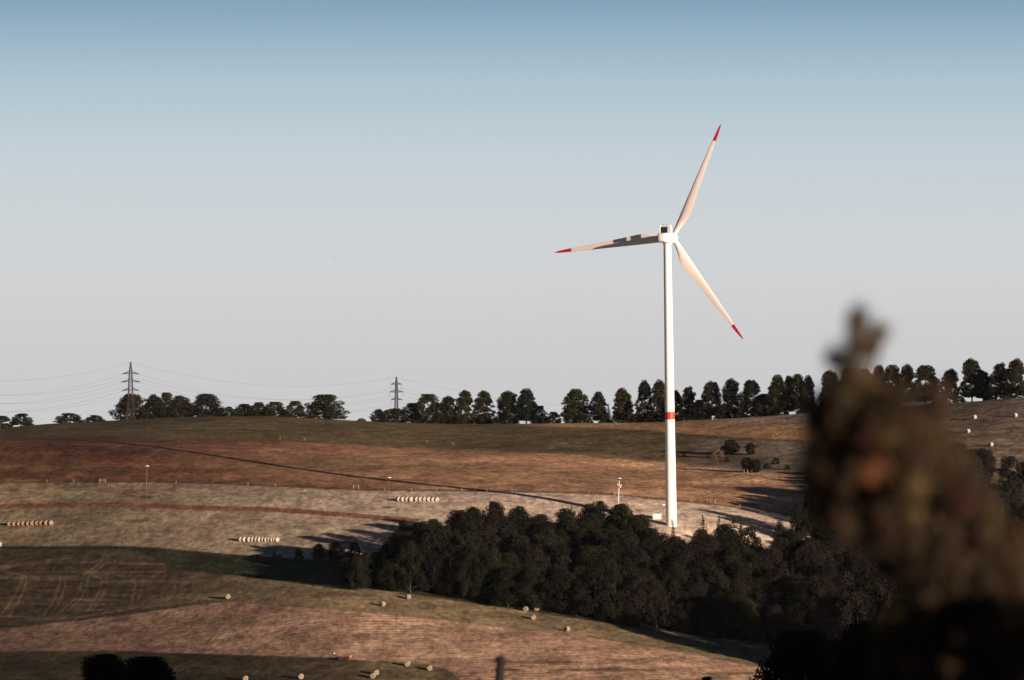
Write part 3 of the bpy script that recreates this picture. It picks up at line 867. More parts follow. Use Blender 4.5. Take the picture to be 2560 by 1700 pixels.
# ------------------------------------------------------------------ farm implement
def implement():
    p = ground(858, 1649)
    r = empty('farm_implement', p, math.radians(-4)); tag(r, 'dark low hay implement with orange end panel parked at the stubble edge', 'farm machine')
    mb = MB()
    mb.box((0.2, 0, 0.75), (4.2, 1.1, 0.35)); mb.box((0.4, 0, 0.5), (3.4, 1.5, 0.22))
    for k in range(7): mb.tube([(-1.4 + k * .55, -.6, .6), (-1.5 + k * .55, -.75, .05)], 0.05, 6)
    bevel(mb.build('frame', M['rust'], r), 0.04)
    mb = MB(); mb.tube([(-1.8, 0, .9), (-2.6, 0, 1.15), (-2.85, 0, 1.75)], [.14, .1, .08], 8); mb.build('drawbar', M['rust'], r)
    mb = MB(); mb.lathe([(0.14, 1.75), (0.24, 1.85), (0.24, 2.05), (0.1, 2.15)], 12, Matrix.Translation((-2.85, 0, 0))); mb.build('hitch_cap', M['capwhite'], r)
    mb = MB(); mb.box((2.35, -0.1, 1.0), (0.5, 1.0, 0.75), Matrix.Rotation(0.35, 3, 'Y')); bevel(mb.build('end_panel', M['orange'], r), 0.05)
    for x in (-0.9, 1.3):
        Mw = Matrix.Translation((x, -0.85, 0.42)) @ Matrix.Rotation(math.radians(90), 4, 'X')
        mb = MB(); mb.lathe([(0.24, -.11), (0.4, -.12), (0.44, -.06), (0.44, .06), (0.4, .12), (0.24, .11)], 20, Mw); w = mb.build('wheel', M['tyre'], r)
        mb = MB(); mb.lathe([(0.05, -.02), (0.23, -.05), (0.23, .05), (0.05, .09)], 14, Mw); mb.build('rim', M['orange'], w)
implement()

# ------------------------------------------------------------------ pylons and wires
def strut(mb, a, b, r): mb.tube([a, b], r, 4, cap=False)
def pylon(px, d, base_y, top_y, arms, halfw, label, tension):
    s = d / F
    x = (px - CX) * s
    zt = (CY - top_y) * s
    zb = float(zat(x, d)) - 0.3
    H = zt - zb
    r = empty('power_pylon', (x, d, zb)); tag(r, label, 'pylon', 'lattice power pylons on the ridge')
    rz = math.radians(12)
    R2 = Matrix.Rotation(rz, 3, 'Z')
    lv = [H - a * s for a in arms]                      # arm heights
    k_body = 1.25 if tension else 0.9
    def hw(z):
        pts = [(0, 1.5 * k_body), (H * .35, 1.05 * k_body), (lv[2] - .5, 0.85 * k_body), (lv[0] + .4, 0.56 * k_body), (H, 0.18)]
        return float(np.interp(z, [p[0] for p in pts], [p[1] for p in pts]))
    mb = MB()
    levels = [0, H * .12, H * .23, H * .33, H * .42, H * .5]
    z = H * .5
    while z < H - .6:
        z += max(0.9, hw(z) * 1.7); levels.append(min(z, H))
    if levels[-1] < H: levels.append(H)
    cr = [(1, 1), (-1, 1), (-1, -1), (1, -1)]
    for z0, z1 in zip(levels[:-1], levels[1:]):
        for i in range(4):
            a, b = cr[i], cr[(i + 1) % 4]
            w0, w1 = hw(z0), hw(z1)
            strut(mb, R2 @ Vector((a[0] * w0, a[1] * w0, z0)), R2 @ Vector((a[0] * w1, a[1] * w1, z1)), 0.13)
            strut(mb, R2 @ Vector((a[0] * w0, a[1] * w0, z0)), R2 @ Vector((b[0] * w1, b[1] * w1, z1)), 0.075)
            strut(mb, R2 @ Vector((b[0] * w0, b[1] * w0, z0)), R2 @ Vector((a[0] * w1, a[1] * w1, z1)), 0.075)
            strut(mb, R2 @ Vector((a[0] * w1, a[1] * w1, z1)), R2 @ Vector((b[0] * w1, b[1] * w1, z1)), 0.06)
    mb.build('lattice_mast', M['steel'], r)
    att = [R2 @ Vector((0, 0, H - .15)) + Vector((x, d, zb))]
    for zi, ww in zip(lv, halfw):
        ww = ww * s
        mb = MB(); b = hw(zi)
        for sd in (-1, 1):
            tip = R2 @ Vector((sd * ww, 0, zi - (0.25 if tension else 0)))
            for sy in (-1, 1):
                strut(mb, R2 @ Vector((sd * b * .6, sy * b, zi)), tip, 0.17)
                strut(mb, R2 @ Vector((sd * b * .6, sy * b, zi + 1.0)), tip, 0.15)
            for f_ in (0.35, 0.65):
                q0 = R2 @ Vector((sd * (b + (ww - b) * f_), 0, zi)); q1 = R2 @ Vector((sd * (b + (ww - b) * f_), 0, zi + 1.0 * (1 - f_)))
                strut(mb, q0, q1, 0.06)
        arm = mb.build('crossarm', M['steel'], r)
        for sd in (-1, 1):
            tip = R2 @ Vector((sd * ww, 0, zi - (0.25 if tension else 0)))
            mb = MB()
            if tension:
                for sy in (-1, 1): 
                    mb.tube([tip, tip + R2 @ Vector((sd * .3, sy * 1.2, -.25))], 0.12, 6)
                att.append(tip + Vector((x, d, zb)) + Vector((0, 0, -.2)))
            else:
                dz = 9.5 * s
                pts = [tip + Vector((0, 0, -dz * k / 10)) for k in range(11)]
                mb.tube(pts, [0.05, .1, .06, .1, .06, .1, .06, .1, .06, .16, .1], 8)
                att.append(tip + Vector((x, d, zb)) + Vector((0, 0, -dz)))
            mb.build('insulator', M['insul'], arm)
    return att
A1 = pylon(326.5, 1972, 1050, 905, [28, 48.5, 69.5], [19.5, 23, 19.5], 'sturdier lattice pylon with tapering arms, in front of the left ridge trees', True)
A2 = pylon(991, 2215, 1080, 942, [18.5, 38, 57], [13.8, 17.6, 13.8], 'slimmer lattice pylon with hanging insulators, base hidden behind ridge bushes', False)
def ghost(px, d, ys, hw):
    s = d / F; o = []
    o.append(P(px, ys[0], d))
    for y, w in zip(ys[1:], hw):
        for sd in (-1, 1):
            o.append(P(px + sd * w, y, d) + Vector((0, sd * 1.5, 0)))
    return o
A0 = ghost(-330, 1800, [912, 940, 961, 982], [21, 25, 21])
A3 = ghost(1760, 2450, [1010, 1035, 1052, 1070], [13, 16, 13])
WN = ['uppermost single wire', 'left wire of the top arms', 'right wire of the top arms', 'left wire of the middle arms', 'right wire of the middle arms', 'left wire of the lowest arms', 'right wire of the lowest arms']
for (a_, b_, sag, where) in ((A0, A1, 9.3, 'running left from the sturdy pylon out of the photo'), (A1, A2, 9.2, 'strung between the two pylons'), (A2, A3, 9.0, 'running right from the slim pylon behind the trees')):
    for i in range(7):
        p, q = a_[i], b_[i]; sg = sag * (0.85 if i == 0 else 1.0)
        pts = []
        for k in range(41):
            t = k / 40; v = p.lerp(q, t); v.z -= 4 * sg * t * (1 - t); pts.append(v)
        mb = MB(); mb.tube(pts, 0.034, 5)
        o = mb.build('power_line', M['wire']); tag(o, '%s %s' % (WN[i], where), 'wire', 'power lines over the ridge')

# ------------------------------------------------------------------ trees
def leaf_mesh(name, C, N, size, mat, gen):
    """one leaf-clump quad per centre"""
    C = np.asarray(C, float); N = np.asarray(N, float); k = len(C)
    N = N / (np.linalg.norm(N, axis=1, keepdims=True) + 1e-9)
    t = gen.normal(size=(k, 3)); t -= (t * N).sum(1, keepdims=True) * N; t /= np.linalg.norm(t, axis=1, keepdims=True) + 1e-9
    b = np.cross(N, t)
    s = np.asarray(size)[:, None] * 0.5
    asp = gen.uniform(.6, 1.0, (k, 1))
    j = lambda: gen.uniform(.75, 1.2, (k, 1))
    v = np.stack([C - t * s * j() , C - b * s * asp * j(), C + t * s * j(), C + b * s * asp * j()], 1).reshape(-1, 3)
    me = bpy.data.meshes.new(name)
    me.vertices.add(len(v)); me.vertices.foreach_set('co', v.astype(np.float32).ravel())
    me.loops.add(4 * k); me.loops.foreach_set('vertex_index', np.arange(4 * k, dtype=np.int32))
    me.polygons.add(k); me.polygons.foreach_set('loop_start', np.arange(0, 4 * k, 4, dtype=np.int32)); me.polygons.foreach_set('loop_total', np.full(k, 4, dtype=np.int32))
    me.update(calc_edges=True)
    if mat is not None: me.materials.append(mat)
    return me

def broadleaf(seed, trunk_h, shape, layered, n_lobes=26, per=130, leaf=0.040, mat='ridge_leaf', bark='bark'):
    """unit tree: height 1, width 1. shape(h)->radius fraction for h in 0..1 of the crown"""
    g = np.random.default_rng(seed)
    C, N, lobes = [], [], []
    ch = 1 - trunk_h
    for i in range(n_lobes):
        f = ((i + g.uniform(0, .9)) / n_lobes) ** 1.2
        f = 0.04 + 0.92 * f
        R = 0.5 * shape(f)
        lr = (0.13 if not layered else 0.15) * g.uniform(.6, 1.45)
        R *= g.uniform(.78, 1.12)
        a = i * 2.4 + g.uniform(-.5, .5)
        rr = max(0.0, R - lr * .7) * math.sqrt(g.uniform(.3 if f > .25 else .65, 1.0))
        lobes.append((rr * math.cos(a), rr * math.sin(a), trunk_h + ch * f, lr))
    lobes.append((g.uniform(-.03, .03), g.uniform(-.03, .03), 1 - .09, .10))
    for (x, y, z, r) in lobes:
        k = int(per * (r / .13) ** 2)
        d = g.normal(size=(k, 3)); d /= np.linalg.norm(d, axis=1, keepdims=True)
        rad = g.uniform(.45, 1.08, (k, 1)) ** .7
        sc = np.array([1.0, 1.0, (0.42 if layered else 0.72) * (1.0)])
        p = d * rad * r * sc
        droop = -0.25 * (p[:, 0] ** 2 + p[:, 1] ** 2) / r if layered else 0
        p[:, 2] += droop
        p += np.array([x, y, z])
        keep = p[:, 2] > max(0.01, trunk_h * .6)
        C.append(p[keep]); N.append((d + g.normal(scale=.55, size=d.shape) + np.array([0, 0, .25]))[keep])
    C = np.concatenate(C); N = np.concatenate(N)
    C[:, 2] = np.clip(C[:, 2], 0.005, 1.0)
    size = leaf * g.uniform(.6, 1.35, len(C))
    crown = leaf_mesh('crown', C, N, size, M[mat], g)
    mb = MB()
    tw = g.uniform(-.02, .02, 2)
    mb.tube([(0, 0, -.03), (tw[0] * .4, tw[1] * .4, trunk_h * .5 + .02), (tw[0], tw[1], trunk_h + .1), (0, 0, .62), (0, 0, .86)], [.034, .026, .021, .012, .004], 8)
    for i in g.choice(len(lobes) - 1, 9, replace=False):
        x, y, z, r = lobes[i]
        z0 = max(trunk_h * .75, z - .22)
        mb.tube([(tw[0] * .6, tw[1] * .6, z0), (x * .5, y * .5, (z0 + z) / 2 + .01), (x, y, z)], [.012, .008, .003], 5)
    trunk = mb.mesh('trunk', M[bark], True)
    return crown, trunk

def spruce_tree(seed, mat='spruce', thin=False):
    g = np.random.default_rng(seed); C, N, Sz = [], [], []
    n = 22
    for i in range(n):
        f = i / (n - 1); z = 0.06 + 0.90 * f; R = 0.5 * (1 - f) ** .85 * g.uniform(.8, 1.1) + .012
        nb = max(4, int(11 * (1 - f) + 3))
        for b in range(nb):
            a = 2 * math.pi * (b + g.uniform(-.3, .3)) / nb + i
            m = max(3, int(R * 46)); tt = g.uniform(.08, 1.0, m)
            rr = R * tt * g.uniform(.75, 1.1)
            sag = .16 * R * np.sin(tt * math.pi * .9) - .30 * rr * (1 if f < .8 else .2)
            w = g.normal(scale=.018 + .03 * R, size=m)
            C.append(np.stack([rr * math.cos(a) - w * math.sin(a), rr * math.sin(a) + w * math.cos(a), z + sag + g.normal(scale=.006, size=m)], 1))
            N.append(np.stack([g.normal(scale=.5, size=m), g.normal(scale=.5, size=m), np.ones(m)], 1)); Sz.append(np.full(m, .055) * g.uniform(.6, 1.2, m))
    m = 26
    C.append(np.stack([g.normal(scale=.006, size=m), g.normal(scale=.006, size=m), g.uniform(.9, 1.0, m)], 1)); N.append(g.normal(size=(m, 3))); Sz.append(np.full(m, .02))
    C = np.concatenate(C); C[:, 2] = np.clip(C[:, 2], .01, 1)
    crown = leaf_mesh('crown', C, np.concatenate(N), np.concatenate(Sz), M[mat], g)
    mb = MB(); mb.tube([(0, 0, -.03), (0, 0, .5), (0, 0, .97)], [.02, .012, .003], 7)
    return crown, mb.mesh('trunk', M['bark'], True)

dome = lambda f: math.sqrt(max(0, 1 - (max(0, f - .32) / .68) ** 2)) * (0.80 + .62 * min(f, .32))
lowdome = lambda f: math.sqrt(max(0.02, 1 - f ** 2.2)) * 1.0
egg = lambda f: math.sqrt(max(0.0, 1 - f ** 2.6)) * min(1.0, .66 + f * 1.5) * 1.0
full = lambda f: math.sqrt(max(0.0, 1 - f ** 2.3)) * min(1.0, .86 + f)
taper = lambda f: (1 - f) ** .6 * .95 + .1
AR = {
    'bushy': [broadleaf(10 + i, .0, full, False, 54, 200, .036, 'ridge_leaf') for i in range(3)],
    'brown': [broadleaf(20 + i, .0, full, False, 54, 200, .036, 'ridge_brown') for i in range(2)],
    'low': [broadleaf(30 + i, .0, lowdome, False, 26, 170, .052, 'ridge_leaf') for i in range(2)],
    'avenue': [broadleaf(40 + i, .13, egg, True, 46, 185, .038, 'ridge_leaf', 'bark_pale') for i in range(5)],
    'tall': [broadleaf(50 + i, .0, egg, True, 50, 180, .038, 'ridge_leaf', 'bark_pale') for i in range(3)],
    'wood': [broadleaf(60 + i, .10, dome, False, 40, 230, .031, 'wood_leaf') for i in range(3)],
    'mauve': [broadleaf(70 + i, .10, dome, False, 40, 200, .031, 'wood_mauve') for i in range(4)],
    'green': [broadleaf(80 + i, .05, egg, True, 38, 190, .034, 'wood_green') for i in range(2)],
    'spruce': [spruce_tree(90 + i) for i in range(3)],
    'hedge': [broadleaf(100 + i, .0, lowdome, False, 24, 170, .05, 'wood_leaf') for i in range(2)],
    'round': [broadleaf(110 + i, .06, lambda f: math.sqrt(max(0.0, 1 - (2 * f - 1) ** 2)) * .95 + .05, False, 34, 180, .04, 'wood_leaf') for i in range(2)],
    'pink': [broadleaf(120, .0, lowdome, False, 20, 130, .05, 'pink_leaf')],
    'near': [broadleaf(130 + i, .05, dome, False, 60, 560, .026, 'near_leaf') for i in range(3)],
}
def tree(kind, name, p, h, w, label, cat='tree', group=None, rz=None, arche=None):
    pair = AR[kind][arche if arche is not None else rnd.randrange(len(AR[kind]))]
    r = empty(name, p, rnd.uniform(0, 6.28) if rz is None else rz)
    r.scale = (w, w, h)
    tag(r, label, cat, group)
    for nm, me in (('crown', pair[0]), ('trunk', pair[1])):
        o = bpy.data.objects.new(nm, me); o.parent = r; COL.objects.link(o)
    return r

# ridge trees: photo x, base y, top y, width, kind, label
RT = [
    (6, 1071, 1040, 46, 'low', 'round dark tree cut by the left edge of the photo on the ridge'),
    (52, 1066, 1034, 50, 'low', 'round dark tree on the ridge beside the one cut by the left edge'),
    (175, 1060, 1033, 62, 'low', 'low wide dark tree standing alone on the ridge left of the sturdy pylon'),
    (237, 1055, 1038, 44, 'low', 'smallest low tree on the ridge between the wide lone one and the sturdy pylon'),
    (330, 1050, 985, 84, 'brown', 'large triangular dark tree behind the sturdy pylon'),
    (386, 1048, 986, 46, 'brown', 'tall dark tree next right of the triangular one behind the pylon'),
    (417, 1047, 982, 44, 'bushy', 'dark tree in the middle between two others right of the sturdy pylon'),
    (451, 1046, 989, 52, 'brown', 'brownish rounded tree ending the clump right of the sturdy pylon'),
    (516, 1044, 985, 80, 'brown', 'broad brownish tree standing after the gap right of the pylon clump'),
    (572, 1043, 1017, 30, 'low', 'low tree filling the dip beside the broad brownish tree'),
    (612, 1042, 1010, 44, 'bushy', 'first of the short olive trees at the hilltop, next to the dip'),
    (647, 1042, 1006, 40, 'bushy', 'short olive tree in the middle of the hilltop row'),
    (686, 1042, 1005, 52, 'bushy', 'wider short olive tree at the right of the hilltop row'),
    (738, 1044, 1003, 44, 'bushy', 'short pointed tree just left of the gap before the lone broad tree'),
    (812, 1048, 987, 92, 'bushy', 'very broad lone dark tree between two gaps on the ridge'),
    (903, 1053, 1046, 20, 'low', 'tiny bush on the bare ridge left of the slim pylon'),
    (946, 1054, 1023, 34, 'brown', 'small bush left of the round one under the slim pylon'),
    (985, 1055, 1021, 60, 'brown', 'round brownish bush covering the foot of the slim pylon'),
    (1030, 1057, 1008, 46, 'bushy', 'low tree just right of the slim pylon'),
    (1070, 1058, 986, 64, 'bushy', 'dense tree at the left of the tall clump right of the slim pylon'),
    (1121, 1059, 990, 52, 'tall', 'airy tree right of the dense one, in the clump by the slim pylon'),
    (1163, 1060, 974, 54, 'tall', 'left tree of the tall pair in the middle of the ridge'),
    (1210, 1060, 975, 56, 'tall', 'right tree of the tall pair in the middle of the ridge'),
    (1270, 1060, 977, 62, 'tall', 'dense upright tree left of the one with the bare reddish trunk'),
    (1316, 1060, 972, 56, 'avenue', 'tree with a bare reddish trunk, middle of the ridge'),
    (1350, 1059, 1015, 38, 'bushy', 'small tree right of the one with the bare reddish trunk'),
    (1383, 1059, 1030, 36, 'low', 'small low tree before the wide gap left of the turbine'),
    (1438, 1058, 973, 72, 'avenue', 'broad spreading tree right after the wide gap left of the turbine'),
    (1430, 1059, 1035, 40, 'low', 'bush under the broad spreading tree left of the turbine'),
    (1497, 1057, 980, 44, 'avenue', 'narrow tree left of the small pointed one, left of the turbine'),
    (1521, 1057, 1008, 26, 'spruce', 'small pointed tree in the gap left of the turbine'),
    (1555, 1057, 969, 52, 'avenue', 'layered tree with sunlit boughs, second left of the turbine pair'),
    (1612, 1056, 950, 50, 'tall', 'tall dense tree, left one of the pair touching the tower'),
    (1649, 1056, 949, 46, 'tall', 'tall dense tree half hidden behind the tower'),
    (1690, 1053, 975, 40, 'tall', 'tree showing just right of the tower'),
    (1721, 1051, 965, 44, 'avenue', 'small-crowned tree with a clear trunk right of the tower'),
    (1748, 1050, 1000, 36, 'bushy', 'low dark tree between two taller ones right of the tower'),
    (1778, 1048, 952, 56, 'avenue', 'tall tree with a clear trunk, second to the right of the tower'),
    (1828, 1045, 946, 52, 'tall', 'tall column-shaped tree, third to the right of the tower'),
    (1877, 1042, 948, 54, 'avenue', 'tall airy tree left of a low dark one, halfway to the blurred shrub'),
    (1911, 1040, 985, 44, 'bushy', 'low dark tree halfway between the tower and the blurred shrub'),
    (1945, 1038, 938, 56, 'avenue', 'broad-topped tree with two thin trunks left of the blurred shrub'),
    (1972, 1036, 940, 34, 'avenue', 'slim tree pressed against the broad-topped one left of the shrub'),
    (1994, 1035, 933, 44, 'avenue', 'tall tree with a bare trunk beside the blurred shrub'),
    (2021, 1034, 937, 38, 'avenue', 'leaning crown touching the blurred shrub on its left'),
    (2076, 1029, 925, 58, 'avenue', 'tree with a low left bough under the tip of the blurred shrub'),
    (2122, 1026, 918, 54, 'avenue', 'tree veiled by the tip of the blurred shrub'),
    (2160, 1024, 920, 54, 'avenue', 'tree half veiled just right of the blurred shrub tip'),
    (2196, 1021, 911, 50, 'avenue', 'clear tree first right of the blurred shrub tip'),
    (2231, 1018, 910, 54, 'avenue', 'tree with a pale trunk in the row right of the shrub tip'),
    (2266, 1016, 909, 46, 'avenue', 'tree with a domed top in the row right of the shrub tip'),
    (2314, 1012, 911, 70, 'avenue', 'wide tree ending the row before the gap at the right'),
    (2375, 1007, 921, 52, 'avenue', 'smaller tree alone after the gap near the right edge'),
    (2430, 1002, 895, 62, 'avenue', 'tallest tree near the right edge, beside a smaller one on its left'),
    (2458, 1000, 925, 46, 'avenue', 'second trunk leaning on the tallest tree near the right edge'),
    (2500, 997, 906, 54, 'avenue', 'dark tree left of the rightmost one on the ridge'),
    (2539, 995, 895, 56, 'avenue', 'rightmost tree on the ridge at the edge of the photo'),
]
def ridge_d(px): return float(np.interp(px, PXT, dr))
for (px, yb, yt, w, kind, lab) in RT:
    d = ridge_d(px) + (10 if kind != 'low' else 6)
    p = at(px, d); s = d / F
    ztop = (CY - yt) * s
    tree(kind, 'avenue_tree' if kind in ('avenue', 'tall') else ('spruce_tree' if kind == 'spruce' else 'ridge_tree'), p - Vector((0, 0, .25)), ztop - p.z + .3, w * s * (1.40 if kind in ('bushy', 'brown', 'low') else 1.18), lab, 'tree', 'trees along the ridge')
for k, (px, h, w) in enumerate([(1455, 22, 34), (1512, 18, 30), (1572, 24, 36), (1590, 20, 30), (1632, 22, 40), (1672, 26, 36), (1706, 22, 34), (1738, 26, 40), (1762, 24, 34), (1806, 28, 40), (1856, 24, 36), (1898, 26, 40), (1955, 18, 36), (2008, 20, 40), (1240, 14, 30), (1142, 14, 36), (1098, 18, 40), (400, 22, 40), (434, 20, 34), (590, 16, 30), (630, 14, 36), (668, 14, 34), (712, 16, 34), (356, 24, 40), (545, 18, 34), (1470, 16, 26), (1540, 14, 30), (1585, 16, 30), (1668, 20, 30), (1745, 16, 34), (1800, 18, 30), (1850, 20, 30), (1930, 18, 30), (2035, 16, 34), (2060, 14, 30), (2110, 18, 40), (2345, 16, 34), (2362, 11, 26), (2398, 14, 36), (2470, 14, 30), (2482, 24, 30), (2518, 18, 40), (2555, 24, 40)]):
    d = ridge_d(px) + 5; p = at(px, d); s = d / F
    tree('low', 'shrub', p - Vector((0, 0, .2)), h * s * 1.25, w * s * 1.2, 'low dark undergrowth shrub at the foot of the ridge trees', 'shrub', 'undergrowth shrubs along the ridge')

# trees and shrubs on the slope right of the turbine
for (px, yb, yt, w, kind, lab) in [
    (1827, 1136, 1097, 44, 'round', 'round dark green tree highest on the slope right of the turbine'),
    (1876, 1137, 1107, 30, 'round', 'smaller egg-shaped dark tree right of the round one on the slope'),
    (1867, 1181, 1142, 32, 'round', 'left tree of the dark pair behind the white gate on the slope'),
    (1891, 1182, 1147, 30, 'round', 'right tree of the dark pair behind the white gate on the slope'),
    (1792, 1145, 1119, 36, 'pink', 'pinkish brown bush left of the round green tree on the slope'),
    (1807, 1136, 1113, 26, 'pink', 'pinkish bush leaning on the round green tree on the slope'),
    (1710, 1142, 1125, 14, 'spruce', 'tiny conifer close to the right side of the tower'),
    (1818, 1154, 1141, 14, 'hedge', 'small dark shrub below the round green tree'),
    (1940, 1160, 1144, 24, 'hedge', 'rounded shrub nearer the blurred shrub, upper of two'),
    (1968, 1174, 1162, 18, 'hedge', 'rounded shrub nearest the blurred shrub, lower of two'),
    (1916, 1172, 1158, 20, 'hedge', 'dark shrub just right of the pair behind the gate'),
    (1789, 1160, 1150, 16, 'pink', 'pale dry bush below the pinkish bush')]:
    p = ground(px, yb); s = p.y / F
    tree(kind, 'shrub' if kind in ('hedge', 'pink') else ('spruce_tree' if kind == 'spruce' else 'slope_tree'), p - Vector((0, 0, .15)), (yb - yt) * s, w * s * 1.1, lab, 'shrub' if kind in ('hedge', 'pink') else 'tree', 'trees and shrubs on the slope')

# hedge bushes at the left end of the wood
for (px, yb, yt, w, lab) in [
    (645, 1391, 1384, 14, 'tiny bush at the far left end of the hedge line'),
    (686, 1394, 1376, 12, 'small upright bush in the hedge line under the pale bale row'),
    (699, 1394, 1386, 12, 'tiny bush right of the small upright one in the hedge line'),
    (747, 1397, 1367, 24, 'lone mid-sized bush in the hedge line'),
    (797, 1400, 1358, 36, 'left bush of the large pair left of the wood'),
    (838, 1401, 1355, 50, 'right and broader bush of the large pair left of the wood'),
    (886, 1408, 1353, 40, 'bush at the very corner of the wood')]:
    p = ground(px, yb); s = p.y / F
    tree('hedge' if yb - yt < 35 else 'wood', 'bush', p - Vector((0, 0, .15)), (yb - yt) * s, w * s * 1.15, lab, 'bush', 'bushes in the hedge line')

# the wood below the turbine
SIL = [(860, 1392), (900, 1382), (930, 1383), (975, 1352), (1003, 1325), (1010, 1302), (1050, 1300), (1085, 1286), (1130, 1275), (1200, 1262), (1240, 1252), (1300, 1262), (1330, 1284), (1360, 1283), (1400, 1272), (1440, 1264), (1480, 1253), (1540, 1255), (1585, 1272), (1620, 1305), (1655, 1330), (1700, 1328), (1760, 1312), (1800, 1306), (1850, 1308), (1900, 1322), (1960, 1318), (2000, 1330), (2100, 1300), (2300, 1300), (2600, 1300)]
FB = [(885, 1465), (1000, 1480), (1250, 1514), (1500, 1557), (1750, 1590), (1960, 1616), (1995, 1622), (2060, 1690), (2250, 1750), (2600, 1770)]
DB = [(870, 1410), (900, 1413), (1000, 1426), (1100, 1440), (1200, 1460), (1350, 1474), (1500, 1482), (1620, 1472), (1680, 1455), (1900, 1456), (2060, 1480), (2150, 1515), (2600, 1530)]
wood_n = 0
GW = 'trees of the dark wood below the turbine'
px_step = 50.0
placed = []
dd = 0
for rowi in range(24):
    off = rnd.uniform(0, 40)
    px = 868 + off
    while px < 2600:
        front = ground(px, float(lerp_line(FB, px))).y
        back = float(lerp_line(DB, px))
        d = front + 3 + rowi * 7.6 + rnd.uniform(-2.5, 2.5)
        step = rnd.uniform(44, 66) * (1.25 if px > 2050 else 1.0)
        if d <= back:
            placed.append((px + rnd.uniform(-8, 8), d, rowi, d - front, back - d))
        px += step
BUF = np.zeros((340, 520), bool)                  # which cells of the picture are already taken by nearer trees
def shows(px, d, z0, h, w, mark=True):
    s = d / F
    x0, x1 = (px - w * .46 / s) / 5, (px + w * .46 / s) / 5
    y1, y0 = (CY - z0 / s) / 5, (CY - (z0 + h) / s) / 5
    x0, x1 = int(max(0, x0)), int(min(512, x1 + 1)); y0, y1 = int(max(0, y0 + 1)), int(min(340, y1))
    if x1 <= x0 or y1 <= y0: return 0
    sub = BUF[y0:y1, x0:x1]; new = int((~sub).sum())
    if mark: sub[:] = True
    return new
plan = []
for (px, d, rowi, df_, db_) in sorted(placed, key=lambda q: q[1]):
    p = at(px, d); s = d / F
    sil = float(lerp_line(SIL, px)) + rnd.uniform(0, 9)
    if px > 2030 and df_ < 90: sil = max(sil, 1425 + rnd.uniform(0, 50))
    hmax = (CY - sil) * s - p.z
    edge = df_ < 8
    h = rnd.uniform(12.5, 18.5) if px > 1180 else (rnd.uniform(16, 22) if px > 985 else rnd.uniform(8.5, 13))
    if px > 2030 and df_ < 90: h = rnd.uniform(25, 30)
    if db_ < 10: h = max(h, min(hmax, 24))
    h = min(h, hmax)
    if h < 4: continue
    w = max(h * .62, min(h * .98, rnd.uniform(10.0, 15.0)))
    q = rnd.random()
    if px < 1080: kind = 'mauve' if q < .35 else 'wood'
    elif px < 1330: kind = 'wood' if q < .68 else 'mauve'
    elif px < 1620 and db_ < 45: kind = 'wood' if q < .85 else 'green'
    else: kind = 'mauve' if q < .48 else ('spruce' if q < .62 and px > 1600 else 'wood')
    if edge and kind != 'spruce' and q > .88: kind = 'green'
    if kind == 'spruce': w = h * .42
    new = shows(px, d, p.z, h, w)
    need = 12 if px < 2040 else (26 if df_ < 90 else 34)
    if new < need: continue
    tree(kind, 'spruce_tree' if kind == 'spruce' else 'woodland_tree', p - Vector((0, 0, .2)), h, w,
         'dark tree packed among its neighbours in the wood below the turbine', 'tree', GW)
    wood_n += 1
